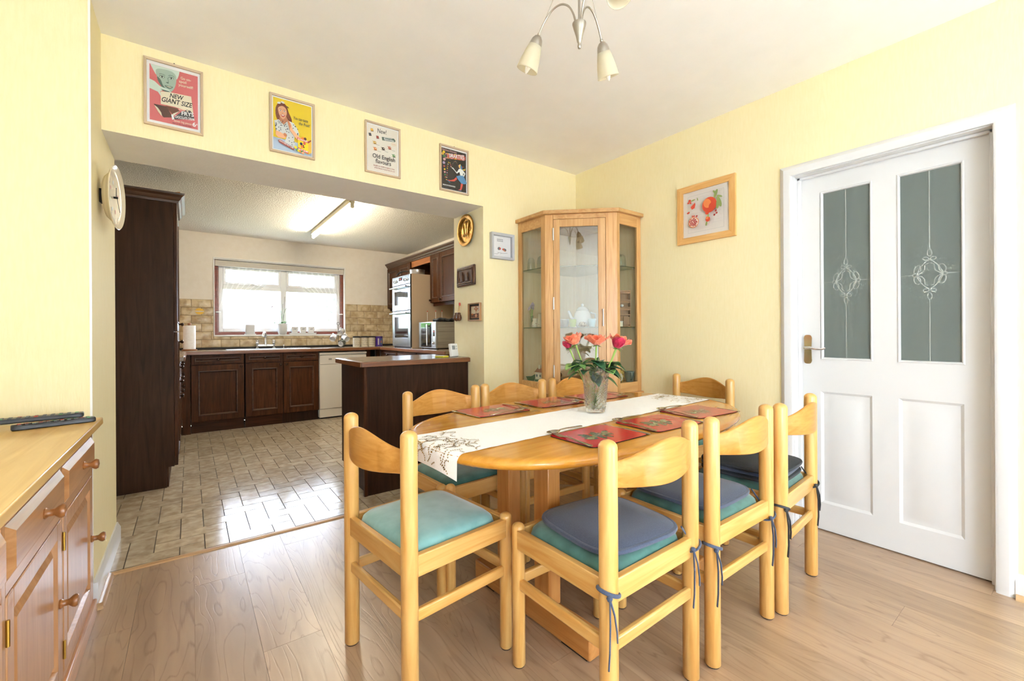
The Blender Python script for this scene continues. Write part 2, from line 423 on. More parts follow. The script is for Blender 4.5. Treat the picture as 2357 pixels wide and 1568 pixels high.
for k in range(-8, 20):
    for j in range(-6, 10):
        r = k + 4 * j                                                # row index of the tile that crosses boundary k
        ktile(X0 + (k-1)*U, Y0 + r*U, X0 + (k+1)*U, Y0 + (r+1)*U, hm)
        ktile(X0 + k*U, Y0 + (r+2)*U, X0 + (k+1)*U, Y0 + (r+4)*U, vm)   # upright tile in column k

# ---- wall tiles of the splashback, 200 x 100 mm in running bond
tm = {}
for r in range(6):
    z0, z1 = 0.95 + .1*r, 1.05 + .1*r
    x = -3.0 + (0.10 if r % 2 else 0.0) - 0.045
    while x < KR - .02:
        a0, a1 = max(x, -2.86), min(x + .2, KR)
        segs = [(a0, a1, z0, z1)]
        if z1 > wz0:
            segs = []
            if a0 < wx0 - .012: segs.append((a0, min(a1, wx0 - .012), z0, z1))
            if a1 > wx1 + .012: segs.append((max(a0, wx1 + .012), a1, z0, z1))
            c0, c1 = max(a0, wx0 - .012), min(a1, wx1 + .012)
            if z0 < wz0 - .03 and c1 - c0 > .01: segs.append((c0, c1, z0, wz0 - .012))
        for (s0, s1, q0, q1) in segs:
            if s1 - s0 < .012: continue
            ky = (round(s1-s0, 3), round(q1-q0, 3))
            if ky not in tm:
                L, H = ky; e = .006
                tm[ky] = MB().loft([[(.0025, -.002, .0025), (L-.0025, -.002, .0025), (L-.0025, -.002, H-.0025), (.0025, -.002, H-.0025)],
                                    [(.0025, -.007, .0025), (L-.0025, -.007, .0025), (L-.0025, -.007, H-.0025), (.0025, -.007, H-.0025)],
                                    [(e+.002, -.009, e+.002), (L-e-.002, -.009, e+.002), (L-e-.002, -.009, H-e-.002), (e+.002, -.009, H-e-.002)]]).mesh('wall_tile', WTILE, True, 25)
            o = bpy.data.objects.new('tile', tm[ky]); COL.objects.link(o); o.location = (s0, KB, q0); o.parent = wkb
        x += .2
gm = MB().box(-2.86, KB - .003, .93, KR, KB, wz0 - .01).box(-2.86, KB - .003, wz0 - .01, wx0 - .01, KB, 1.55).box(wx1 + .01, KB - .003, wz0 - .01, KR, KB, 1.55)
put('grout', gm, GROUT2, wkb, smooth=False)

# ---- skirting boards
def skirt(name, p0, p1, nrm, h=0.10, t=0.018):
    a, b, n = Vector((*p0, 0)), Vector((*p1, 0)), Vector((*nrm, 0))
    prof = [(0, 0), (t, 0), (t, h*.72), (t*.8, h*.8), (t*.55, h*.9), (t*.35, h), (0, h)]
    mm = MB().loft([[a + n*q + Vector((0, 0, z)) for q, z in prof], [b + n*q + Vector((0, 0, z)) for q, z in prof]])
    return struct(name, mm, SKIRT)
skirt('baseboard_left', (XL, -0.29), (XL, 0.43), (1, 0))
skirt('baseboard_pier', (-3.40, -0.29), (XL + .018, -0.29), (0, -1))
skirt('baseboard_back', (XJ, 0), (-0.66, 0), (0, -1))
skirt('baseboard_right', (0, -0.70), (0, -1.654), (-1, 0))
skirt('baseboard_right', (0, -2.548), (0, BW), (-1, 0))
# oak beads along the skirting
bead = lambda nm, a, b, n: struct(nm, MB().loft([[Vector((*p, 0)) + Vector((*n, 0))*q + Vector((0, 0, z)) for q, z in ((0, 0), (.02, 0), (.018, .008), (.008, .018), (0, .02))] for p in (a, b)]), OAKTRIMY)
bead('trim_2', (XL + .018, -0.31), (XL + .018, -0.025), (1, 0))
bead('trim_3', (-3.36, -0.308), (XL + .036, -0.308), (0, -1))
bead('trim_4', (-0.018, -2.55), (-0.018, BW), (-1, 0))
# corner strip on the pier
struct('trim_5', MB().box(XL - .004, -0.293, 0.1, XL + .003, -0.286, CE), WHITE2)

# ================================================================== door_1 : white half-glazed door in the right wall
DX = 0.073
d1 = tag(bpy.data.objects.new('door_1', None), 'white half-glazed panel door with two frosted panes', 'door', None, 'structure')
COL.objects.link(d1); ORG[d1.name] = (0, 0, 0)
y0d, y1d, ztd = -2.489, -1.729, 1.994
FROST = NT('frosted_glass')
_d = FROST.n('ShaderNodeBsdfDiffuse'); _d.inputs[0].default_value = lin('7f8a85')
_t = FROST.n('ShaderNodeBsdfTranslucent'); _t.inputs[0].default_value = lin('b5c0bb')
_g = FROST.n('ShaderNodeBsdfGlossy'); _g.inputs['Roughness'].default_value = 0.32
_m1 = FROST.n('ShaderNodeMixShader'); _m1.inputs[0].default_value = 0.35; FROST.l(_d.outputs[0], _m1.inputs[1]); FROST.l(_t.outputs[0], _m1.inputs[2])
_m2 = FROST.n('ShaderNodeMixShader'); FROST.l(schlick(FROST), _m2.inputs[0]); FROST.l(_m1.outputs[0], _m2.inputs[1]); FROST.l(_g.outputs[0], _m2.inputs[2])
FROST.l(_m2.outputs[0], FROST.out.inputs[0]); FROST = FROST.m
ETCH = P('polished_etched_line', 'a9b0aa', 0.25, 0.0)
panes = [(-2.053, -1.846), (-2.385, -2.172)]
pans = [(-2.060, -1.832), (-2.392, -2.165)]
gz0, gz1, qz0, qz1 = 0.968, 1.883, 0.156, 0.778
# leaf as stiles and rails
lm = MB(); th = 0.035
ys = [y0d, -2.392, -2.165, -2.060, -1.832, y1d]
for a, b in ((0, 1), (2, 3), (4, 5)): lm.box(DX, ys[a], 0.006, DX + th, ys[b], ztd)
for a, b in ((1, 2), (3, 4)):
    lm.box(DX, ys[a], 0.006, DX + th, ys[b], qz0); lm.box(DX, ys[a], qz1, DX + th, ys[b], gz0 - .006); lm.box(DX, ys[a], gz1 + .006, DX + th, ys[b], ztd)
put('door_leaf', lm, WHITE, d1, bevel=0.0)
for (a, b) in pans:
    pmh = MB()
    R = lambda i, x: [(x, a + i, qz0 + i), (x, b - i, qz0 + i), (x, b - i, qz1 - i), (x, a + i, qz1 - i)]
    pmh.loft([R(0, DX), R(.012, DX + .010), R(.030, DX + .010), R(.050, DX + .003)], True, False, True)
    put('raised_panel', pmh, WHITE, d1, ang=20)
for (a, b) in panes:
    R = lambda i, x: [(x, a - .012 + i, gz0 - .012 + i), (x, b + .012 - i, gz0 - .012 + i), (x, b + .012 - i, gz1 + .012 - i), (x, a - .012 + i, gz1 + .012 - i)]
    put('glazing_bead', MB().loft([R(0, DX - .001), R(.006, DX - .004), R(.010, DX - .002), R(.013, DX + .008)], True, False, False), WHITE, d1, ang=20)
    pn = put('frosted_pane', MB().box(DX + .008, a, gz0, DX + .012, b, gz1), FROST, d1, smooth=False)
    # etched knot and cross lines
    cy, cz = (a + b) / 2, 1.385; W = 0.055; H = 0.118; em = MB(); ex = DX + .0075; lay = [0.0]
    def rib(pts, w=.0042, closed=False):
        n = len(pts); P_ = [Vector(p) for p in pts]; L_, R_ = [], []
        for i in range(n):
            a_ = P_[i-1] if (i > 0 or closed) else P_[i]; c_ = P_[(i+1) % n] if (i < n-1 or closed) else P_[i]
            d = (c_ - a_); d = d.normalized() if d.length > 1e-9 else Vector((0, 1)); nn = Vector((-d.y, d.x)) * w/2
            L_.append(P_[i] + nn); R_.append(P_[i] - nn)
        lay[0] += .00004; xx = ex - lay[0]
        b_ = em.add([(xx, cy - c.x, cz + c.y) for c in L_ + R_], [])
        for i in range(n if closed else n - 1):
            k_ = (i+1) % n; em.face((b_ + i, b_ + k_, b_ + n + k_, b_ + n + i))
    def oval(cx_, cz_, rx, rz, rot=0): rib([(cx_ + rx*cos(t)*cos(rot) - rz*sin(t)*sin(rot), cz_ + rx*cos(t)*sin(rot) + rz*sin(t)*cos(rot)) for t in [2*PI*i/14 for i in range(14)]], closed=True)
    for sy in (1, -1):
        oval(0, sy*(H - .014), .008, .017)
        rib([(0, sy*(H + .002)), (0, sy*(gz1 - cz if sy > 0 else cz - gz0))], .0034)
        for sx in (1, -1):
            oval(sx*.013, sy*(H - .042), .011, .007, sx*sy*.3)
            oval(sx*(W - .011), sy*.026, .012, .020, sx*sy*.25)
            bz = [((.002, H - .050), (.018, H - .062), (.034, H - .085), (.040, .020), (.046, .006)), ((.004, H - .064), (.016, .046), (.018, .024), (.028, .010), (W - .006, 0))]
            for poly_ in bz:
                cr = []
                for i in range(len(poly_) - 1):
                    p0_, p1_, p2_, p3_ = [Vector(poly_[max(0, min(len(poly_)-1, i + o_))]) for o_ in (-1, 0, 1, 2)]
                    for s_ in range(5):
                        t_ = s_/5
                        cr.append(0.5*((2*p1_) + (p2_-p0_)*t_ + (2*p0_-5*p1_+4*p2_-p3_)*t_*t_ + (3*p1_-p0_-3*p2_+p3_)*t_**3))
                cr.append(Vector(poly_[-1]))
                rib([(sx*p.x, sy*p.y) for p in cr])
    for sx in (1, -1):
        oval(sx*(W - .004), 0, .010, .008)
        rib([(sx*(W + .006), 0), (sx*(b - a)/2, 0)], .0034)
    eo = put('etched_motif', em, ETCH, pn, smooth=False)
# casing and lining
fr = MB()
prof = [(0, 0), (0.018, 0), (0.022, .010), (0.022, .038), (0.014, .054), (0.006, .061), (0, .061)]   # (out of wall, across)
def casing(name, pts):   # pts: three-sided run, inner edge (y,z) with outward dirs
    mm = MB(); rings = []
    for (y, z, oy, oz) in pts: rings.append([(-d, y + oy*a_, z + oz*a_) for d, a_ in prof])
    mm.loft(rings); return mm
put('architrave', casing('c', [(-1.722, 0, 1, 0), (-1.722, 1.998, 1, 1), (-2.494, 1.998, -1, 1), (-2.494, 0, -1, 0)]), WHITE, d1, ang=25)
lin_ = MB().box(0, -1.729, 0, .12, -1.716, 2.005).box(0, -2.500, 0, .12, -2.489, 2.005).box(0, -2.489, 1.994, .12, -1.729, 2.005)
put('door_lining', lin_, WHITE, d1, bevel=.001)
st = MB().box(.05, -1.744, 0, DX - .002, -1.729, 1.994).box(.05, -2.489, 0, DX - .002, -2.476, 1.994).box(.05, -2.489, 1.981, DX - .002, -1.729, 1.994)
put('door_stop', st, WHITE, d1, bevel=.002)
hp = put('door_handle_plate', MB().xform(T(0, 0, 0)).prism([(lambda q_: (q_[0]*(1 - .22*cos(PI*q_[1]/.16)*(abs(q_[1]) < .06)), q_[1]))(((abs(sin(t))**.5)*(1 if sin(t) >= 0 else -1)*.022, (abs(cos(t))**.5)*(1 if cos(t) >= 0 else -1)*.082)) for t in [2*PI*i/40 for i in range(40)]], 0, .006).xform(Matrix(((0, 0, -1, DX), (-1, 0, 0, -1.772), (0, 1, 0, 1.012), (0, 0, 0, 1)))), P('polished_brass_chrome', 'd8c9a8', 0.12, 1.0), d1)
lv = MB().cyl((DX - .006, -1.772, 1.02), (DX - .045, -1.772, 1.02), .010, .008)
lv.tube([(DX - .043, -1.768, 1.02), (DX - .045, -1.795, 1.022), (DX - .045, -1.825, 1.016), (DX - .043, -1.852, 1.016), (DX - .040, -1.868, 1.022)], [.008, .008, .007, .0065, .005], 10)
put('lever', lv, CHROME, hp)
# hall beyond the door
struct('wall_hall', MB().box(1.3, -3.4, 0, 1.4, -1.0, 2.5).box(.12, -3.4, 0, 1.3, -3.3, 2.5).box(.12, -1.1, 0, 1.3, -1.0, 2.5).box(.12, -3.4, 2.5, 1.4, -1.0, 2.6).box(.12, -3.4, -.06, 1.4, -1.0, 0), P('hall_paint', '9aa39c', 0.8), smooth=False)

# ================================================================== door_2 : white panel door in the left wall (seen mirrored in the cabinet)
d2 = tag(bpy.data.objects.new('door_2', None), 'white four panel door in the left wall', 'door', None, 'structure'); COL.objects.link(d2); ORG[d2.name] = (0, 0, 0)
lm = MB(); X2 = LW - .02
for a, b in ((-3.14, -3.03), (-2.81, -2.71), (-2.49, -2.38)): lm.box(X2 - .035, a, .005, X2, b, 2.0)
for a, b in ((-3.03, -2.81), (-2.71, -2.49)):
    for c, d in ((.005, .2), (.85, 1.05), (1.85, 2.0)): lm.box(X2 - .035, a, c, X2, b, d)
put('door_leaf', lm, WHITE, d2)
for a, b in ((-3.03, -2.81), (-2.71, -2.49)):
    for c, d in ((.2, .85), (1.05, 1.85)):
        R = lambda i, x: [(x, a + i, c + i), (x, b - i, c + i), (x, b - i, d - i), (x, a + i, d - i)]
        put('raised_panel', MB().loft([R(0, X2), R(.012, X2 - .01), R(.03, X2 - .01), R(.05, X2 - .003)][::1], True, False, True), WHITE, d2, ang=20)
mm = MB()
for (ya, yb, za, zb) in ((-2.38, -2.31, 0, 2.07), (-3.21, -3.14, 0, 2.07), (-3.14, -2.38, 2.0, 2.07)): mm.box(LW, ya, za, LW + .018, yb, zb)
put('architrave', mm, WHITE, d2, bevel=.005)

# ================================================================== window_2_added : unseen patio doors added behind the camera for even light
w2 = tag(bpy.data.objects.new('window_2_added', None), 'unseen patio doors added in the right wall to light the room', 'window', None, 'structure'); COL.objects.link(w2); ORG[w2.name] = (0, 0, 0)
mm = MB(); xb = .03
for a, b in ((-7.7, -7.63), (-6.39, -6.31), (-5.07, -5.0)): mm.box(xb, a, 0, xb + .06, b, 2.15)
mm.box(xb, -7.63, 0, xb + .06, -5.07, .07).box(xb, -7.63, 2.08, xb + .06, -5.07, 2.15)
put('window_frame', mm, UPVC, w2, bevel=.004)
for a, b in ((-7.63, -6.39), (-6.31, -5.07)): put('pane', MB().box(xb + .025, a, .07, xb + .031, b, 2.08), GLASS, w2, smooth=False)

w3 = tag(bpy.data.objects.new('window_3_added', None), 'unseen window added in the left wall to light the room', 'window', None, 'structure'); COL.objects.link(w3); ORG[w3.name] = (0, 0, 0)  # added out of view for daylight from the left
mm = MB(); xb = LW - .08
for a, b in ((-7.2, -7.14), (-4.86, -4.8)): mm.box(xb, a, .5, xb + .06, b, 2.15)
mm.box(xb, -7.14, .5, xb + .06, -4.86, .56).box(xb, -7.14, 2.09, xb + .06, -4.86, 2.15)
put('window_frame', mm, UPVC, w3, bevel=.004)
put('pane', MB().box(xb + .025, -7.14, .56, xb + .031, -4.86, 2.09), GLASS, w3, smooth=False)

# ================================================================== window_1 : kitchen window
w1 = tag(bpy.data.objects.new('window_1', None), 'white kitchen window with two small top vents', 'window', None, 'structure'); COL.objects.link(w1); ORG[w1.name] = (0, 0, 0)
rv = MB()     # white reveal edge
e = .012
for q in ((wx0 - e, wz0 - e, wx0, wz1 + e), (wx1, wz0 - e, wx1 + e, wz1 + e), (wx0, wz1, wx1, wz1 + e), (wx0, wz0 - e, wx1, wz0)):
    rv.box(q[0], KB - .012, q[1], q[2], KB + .004, q[3])
put('reveal_edge', rv, WHITE2, w1, bevel=.002)
put('window_sill', MB().box(wx0 + .001, KB - .004, wz0, wx1 - .001, KB + .12, wz0 + .008), WHITE2, w1, bevel=.003)
wr = MB().box(wx0 + .001, KB + .06, wz0 + .008, wx0 + .045, KB + .13, wz1 - .012).box(wx1 - .045, KB + .06, wz0 + .008, wx1 - .001, KB + .13, wz1 - .012).box(wx0 + .045, KB + .06, wz0 + .008, wx1 - .045, KB + .13, wz0 + .045).box(wx0 + .045, KB + .08, wz1 - .045, wx1 - .045, KB + .13, wz1 - .012)
put('reveal_head', MB().box(wx0 + .001, KB + .004, wz1 - .012, wx1 - .001, KB + .13, wz1), WHITE2, w1)
put('timber_subframe', wr, REDWOOD, w1, bevel=.002)
ux0, ux1, uz0, uz1 = wx0 + .045, wx1 - .045, wz0 + .045, wz1 - .045; ym = KB + .08; xc = (ux0 + ux1)/2; zt = 1.73
uf = MB().box(ux0, ym, uz0, ux0 + .05, ym + .06, uz1).box(ux1 - .05, ym, uz0, ux1, ym + .06, uz1).box(ux0 + .05, ym, uz0, ux1 - .05, ym + .06, uz0 + .05).box(ux0 + .05, ym, uz1 - .05, ux1 - .05, ym + .06, uz1)
uf.box(xc - .035, ym, uz0 + .05, xc + .035, ym + .06, uz1 - .05).box(ux0 + .05, ym, zt - .03, xc - .035, ym + .06, zt + .03).box(xc + .035, ym, zt - .03, ux1 - .05, ym + .06, zt + .03)
put('window_frame', uf, UPVC, w1, bevel=.004)
for a, b in ((ux0 + .05, xc - .035), (xc + .035, ux1 - .05)):
    put('pane', MB().box(a, ym + .028, uz0 + .05, b, ym + .032, zt - .03), GLASS, w1, smooth=False)
    put('pane', MB().box(a + .03, ym + .028, zt + .06, b - .03, ym + .032, uz1 - .08), GLASS, w1, smooth=False)
    vf = MB().box(a, ym - .006, zt + .03, a + .03, ym + .05, uz1 - .05).box(b - .03, ym - .006, zt + .03, b, ym + .05, uz1 - .05).box(a + .03, ym - .006, zt + .03, b - .03, ym + .05, zt + .06).box(a + .03, ym - .006, uz1 - .08, b - .03, ym + .05, uz1 - .05)
    vo = put('vent_sash', vf, UPVC, w1, bevel=.003)
    xm = (a + b)/2; s_ = 1 if a < xc - .1 else -1
    put('vent_handle', MB().box(xm - .03, ym - .016, zt + .036, xm + .03, ym - .006, zt + .054).tube([(xm, ym - .022, zt + .045), (xm + s_*.05, ym - .026, zt + .03), (xm + s_*.12, ym - .026, zt - .002)], [.009, .008, .006], 8).cyl((xm, ym - .01, zt + .045), (xm - s_*.003, ym - .024, zt + .08), .006, .005, 8), WHITE2, vo)

# ================================================================== dining table
PINEA, PINEB = 'cf974a', 'e3b972'
PX = wood('golden_pine_x', PINEA, PINEB, 'X', 1.2, 0.28, 0.15); PY = wood('golden_pine_y', PINEA, PINEB, 'Y', 1.2, 0.28, 0.15); PZ = wood('golden_pine_z', PINEA, PINEB, 'Z', 1.2, 0.28, 0.15)
PLY = wood('bent_ply_back', 'bb7f34', 'd0984e', 'X', 1.7, 0.34, 0.0, spec=.35)
TOPW = wood('varnished_table_pine', 'be7a1a', 'db9d38', 'X', 0.9, 0.2, 0.4, False, 0.06, 0.25, 0.75)
TLEG = wood('orange_pine_leg', 'b07236', 'cb9254', 'Z', 1.1, 0.3, 0.2); TLEGY = wood('orange_pine_foot', 'b07236', 'cb9254', 'Y', 1.1, 0.3, 0.2); TLEGX = wood('orange_pine_rail', 'b07236', 'cb9254', 'X', 1.1, 0.3, 0.2)
TC, TR, TA, TB, TN, TZ = (-1.301, -1.372), 0.055, 0.838, 0.510, 2.55, 0.745
tb = thing('dining_table', 'oval golden pine pedestal dining table in the middle of the room', 'table', (*TC, 0), TR)
def sup(t, a, b, n):
    c, s = cos(t), sin(t)
    return (a * (abs(c) ** (2/n)) * (1 if c >= 0 else -1), b * (abs(s) ** (2/n)) * (1 if s >= 0 else -1))
NT_ = 96
rings = []
for ins, z in ((.035, TZ - .036), (.012, TZ - .033), (.003, TZ - .025), (0, TZ - .016), (.004, TZ - .006), (.014, TZ - .001), (.03, TZ)):
    rings.append([(*sup(2*PI*i/NT_, TA - ins, TB - ins, TN), z) for i in range(NT_)])
put('table_top', MB().loft(rings), TOPW, tb, ang=60)
for sx in (-1, 1):
    xf = sx * 0.375
    put('foot', MB().box(xf - .033, -.335, .004, xf + .033, .335, .088), TLEGY, tb, bevel=.006)
    for y_ in (-.26, .26): put('foot_pad', MB().box(xf - .030, y_ - .06, 0, xf + .030, y_ + .06, .004), BLACKR, tb)
    for ly in (-.10, .13): put('leg', MB().box(xf - .032, ly - .040, .088, xf + .032, ly + .040, TZ - .075), TLEG, tb, bevel=.004)
    put('bearer', MB().box(xf - .028, -.36, TZ - .075, xf + .028, .36, TZ - .036), TLEGY, tb, bevel=.003)
put('stretcher', MB().box(-.345, -.018, .20, .345, .045, .255), TLEGX, tb, bevel=.003)
put('apron_rail', MB().box(-.347, -.02, TZ - .10, .347, .02, TZ - .036), TLEGX, tb, bevel=.003)

# ================================================================== chairs
VELV = noisy('teal_velvet', '33625b', '457a72', (11, 11, 11), 1.5, 3, .35, .65, .8, .15, (500, 500, 500), .0005, sheen=.5)
VELV_GLARE = noisy('glare_teal_velvet', '6aa09e', '82b4b2', (9, 9, 9), 1.5, 4, .35, .65, .8, .15, (500, 500, 500), .0005, sheen=.7)  # same teal velvet with the glare on the left chair painted in
GLIDE = P('dark_glide', '4a3a2a', 0.6)
HW, DEP = 0.2025, 0.385
def dome_post(r, h):
    pr = [(r*.86, 0.004), (r, .008)]
    pr += [(r, h - r*.75)] + [(r*cos(a), h - r*.75 + r*.75*sin(a)) for a in (.35, .7, 1.0, 1.25, 1.45)] + [(0.0005, h)]
    return pr
def cushion(z0, zt, hx, y0, y1, mb):
    hy = (y1 - y0)/2; yc = (y0 + y1)/2; n = 28
    rgs = []
    for sc, z in ((.975, z0), (1.0, z0 + .012), (.995, z0 + .020), (.965, lerp(z0, zt, .62)), (.90, lerp(z0, zt, .80)), (.70, lerp(z0, zt, .93)), (.4, lerp(z0, zt, .985)), (.02, zt)):
        rgs.append([(p[0], yc + p[1], z) for p in [sup(2*PI*i/n, hx*sc, hy*sc, 7 if sc > .6 else 3.5) for i in range(n)]])
    return mb.loft(rgs)
def make_chair(velvet):
    t = thing('dining_chair', 'x', 'chair', (0, 0, 0), 0, 'pine ladderback dining chairs round the table')
    for sx in (-1, 1):
        put('leg', MB().lathe(dome_post(.0255, .832), (sx*HW, 0, 0), 20), PZ, t, ang=50)
        put('leg', MB().lathe(dome_post(.0215, .480), (sx*(HW - .002), DEP, 0), 20), PZ, t, ang=50)
        put('foot_glide', MB().cyl((sx*HW, 0, 0), (sx*HW, 0, .006), .021), GLIDE, t); put('foot_glide', MB().cyl((sx*(HW - .002), DEP, 0), (sx*(HW - .002), DEP, .006), .018), GLIDE, t)
        put('seat_rail', MB().box(sx*(HW + .004) - .011, .012, .398, sx*(HW + .004) + .011, DEP - .010, .462), PY, t, bevel=.003)
        put('stretcher', MB().box(sx*HW - .009, .012, .262, sx*HW + .009, DEP - .010, .298), PY, t, bevel=.005)
    for y, z in ((-.004, .285), (DEP, .290)):
        s_ = -1 if y < .1 else 1
        put('seat_rail', MB().box(-HW + .012, y - .011, .398, HW - .012, y + .011, .462), PX, t, bevel=.003)
        put('stretcher', MB().box(-HW + .012, y - .009, z - .018, HW - .012, y + .009, z + .018), PX, t, bevel=.005)
    n = 24; fr_, bk = [], []
    rgs = []
    for i in range(n + 1):
        u = -1 + 2*i/n; x = u*(HW - .012)
        bow = -.052 * (1 - u*u) - .004; hump = 0.5 + 0.5*cos(PI*u); hump = hump ** .8
        zt_, zb_ = .772 + .046*hump, .702 - .012*hump
        d = .0065
        rgs.append([(x, bow - d, zb_ + .003), (x, bow - d*.5, zb_), (x, bow + d*.5, zb_), (x, bow + d, zb_ + .003), (x, bow + d, zt_ - .004), (x, bow + d*.4, zt_), (x, bow - d*.4, zt_), (x, bow - d, zt_ - .004)])
    put('backrest', MB().loft(rgs), PLY, t, ang=45)
    put('seat', cushion(.425, .490, HW - .012, .006, DEP - .012, MB()), velvet, t, ang=60)
    return t
chA = make_chair(VELV)
def face(dx, dy): return math.atan2(dy, dx) - PI/2
CH = [  # back-post midpoint, facing direction, label
    ((-2.272, -1.340), (.993, .118), 'pine chair with glare-paled teal seat at the left end of the table'),
    ((-1.672, -1.968), (-.02, 1), 'pine chair under the plain navy pad nearest the camera, front row'),
    ((-1.160, -1.978), (0, 1), 'pine chair in the middle of the front row, one navy pad on it'),
    ((-0.684, -1.985), (-.08, 1), 'pine chair with piled pads nearest the white door'),
    ((-1.705, -0.722), (.06, -1), 'pine chair behind the table in front of the dark counter end'),
    ((-1.232, -0.712), (-.05, -1), 'pine chair behind the table, second from the kitchen'),
    ((-0.752, -0.732), (0, -1), 'pine chair behind the flower vase, in front of the glass cabinet'),
    ((-0.124, -1.240), (-.985, .17), 'pine chair against the yellow wall below the pomegranate picture'),
]
chairs = []
for i, (p, d, lab) in enumerate(CH):
    o = chA if i == 0 else copy_tree(chA)
    o.location = (p[0], p[1], 0); o.rotation_euler = (0, 0, face(*d)); o['label'] = lab; chairs.append(o)
for c in chairs[0].children:
    if c.name.startswith('seat') and not c.name.startswith('seat_rail'): c.data = c.data.copy(); c.data.materials[0] = VELV_GLARE

# ---- navy tie-on seat pads
NAVY = noisy('navy_felt', '39435a', '48546c', (300, 300, 300), 1, 3, 0.3, 0.7, 0.9, 0.15, (700, 700, 700), 0.0006, sheen=0.25)
CHAR = noisy('charcoal_cotton', '31353a', '3d4248', (260, 260, 260), 1, 3, 0.3, 0.7, 0.9, 0.2, (30, 260, 260), 0.002)
def pad(name, chair, label, z, mat, dx=0, dy=0, rz=0, th=.018, hx=.185, hy=.178, ties=(1, 1), tz=.43):
    M0 = Matrix.Translation(chair.location) @ chair.rotation_euler.to_matrix().to_4x4()
    t = thing(name, label, 'seat pad', tuple(M0 @ Vector((dx, .185 + dy, z))), chair.rotation_euler.z + rz, 'tie-on pads on the pine chairs')
    n = 40; rg = []
    def outl(s_, zz): return [(*[q for q in sup(2*PI*i/n, hx*s_, hy*s_, 4.2)], zz) for i in range(n)]
    for s_, zz in ((.95, 0), (.99, .003), (1.0, th*.5), (.99, th*.8), (.955, th*.92), (.945, th*.88), (.93, th), (.6, th*1.12), (.02, th*1.15)): rg.append(outl(s_, zz))
    put('pad_body', MB().loft(rg), mat, t, ang=50)
    Ri = RZ(-rz)
    for k, sx in enumerate((-1, 1)):
        if not ties[k]: continue
        px_, py_ = sx*HW - dx, -.185 - dy            # back post in the pad frame
        q = Ri @ Vector((px_, py_, 0)); cx_, cy_ = q.x, q.y
        zz = tz - z; r = .0295
        mm = MB()
        sl = [(cx_ + r*cos(a)*sx, cy_ + r*sin(a), zz + .012*cos(a)) for a in [2*PI*i/18 for i in range(18)]]
        mm.tube(sl, .0052, 8, True, .7)
        mm.tube([(sx*(hx - .02), -hy + .02, th*.5), (lerp(sx*(hx - .02), cx_, .6), lerp(-hy + .02, cy_, .6), lerp(th*.5, zz, .5)), (cx_ - sx*r, cy_ + .012, zz)], .0048, 6, False, .6)
        kx, ky = cx_ + (-sx if k == 0 else sx)*r*.75*(-1 if k == 0 else 1)*sx, cy_ - r*.72
        mm.sphere((cx_ - .022, cy_ - .026, zz), .0085, 8)
        for a_, ln in ((-.010, .175), (.016, .115)):
            mm.tube([(cx_ - .022, cy_ - .027, zz), (cx_ - .024 + a_*.6, cy_ - .036, zz - ln*.35), (cx_ - .023 + a_, cy_ - .037, zz - ln*.75), (cx_ - .022 + a_*1.2, cy_ - .034, zz - ln)], .0048, 6, False, .55)
        put('tie', mm, mat, t)
    return t
pad('seat_pad', chairs[1], 'navy felt pad tied to the chair nearest the camera', .487, NAVY, .012, -.005, -.10)
pad('seat_pad', chairs[2], 'navy felt pad tied to the middle front row chair', .487, NAVY, 0, .01, .02, tz=.40)
pad('seat_pad', chairs[3], 'bottom pad of the charcoal pile on the chair by the door', .487, CHAR, 0, .0, .0, .016, tz=.42)
pad('seat_pad', chairs[3], 'second pad of the charcoal pile on the chair by the door', .5055, NAVY, .006, .004, .03, .016, ties=(0, 0))
pad('seat_pad', chairs[3], 'topmost charcoal pad of the pile on the chair by the door', .524, CHAR, -.004, -.004, -.03, .016, ties=(0, 0))

# ================================================================== table runner
LINEN = noisy('white_linen', 'f1eeea', 'f7f5f2', (300, 300, 300), 1, 2, 0.3, 0.7, 0.85, 0.08, (400, 400, 400), 0.0005, sheen=0.2)
GOLD = P('gold_sequin', 'b08f48', 0.35, 0.7)
rn = thing('table_runner', 'white cloth runner with gold beaded ends along the table', 'table runner', (TC[0], TC[1], TZ), TR)
RX0, RX1, RY0, RY1 = -.890, .800, -.168, .142
def halfx(y): return TA * (max(1e-6, 1 - (abs(y)/TB) ** TN)) ** (1/TN)
def runner_pt(x, y, off=.0012):
    lim = halfx(y) - .020
    s_ = 1 if x > 0 else -1; ax = abs(x)
    wr_ = .0006*sin(x*23 + y*4) + .0005*sin(x*61)
    if ax <= lim: return Vector((x, y, off + abs(wr_)))
    d = ax - lim; R_ = .020
    if d < R_*1.4:
        a = d / R_
        return Vector((s_*(lim + (R_ + off)*sin(min(a, PI/2))), y, -R_ + (R_ + off)*cos(min(a, PI/2))))
    dd = d - R_*1.4
    return Vector((s_*(lim + R_ + off + .002 + .02*dd), y, -R_*.83 - dd))
mm = MB().grid(lambda u, v: runner_pt(lerp(RX0, RX1, u), lerp(RY0, RY1, v)), 220, 24)
put('cloth', mm, LINEN, rn, ang=180)
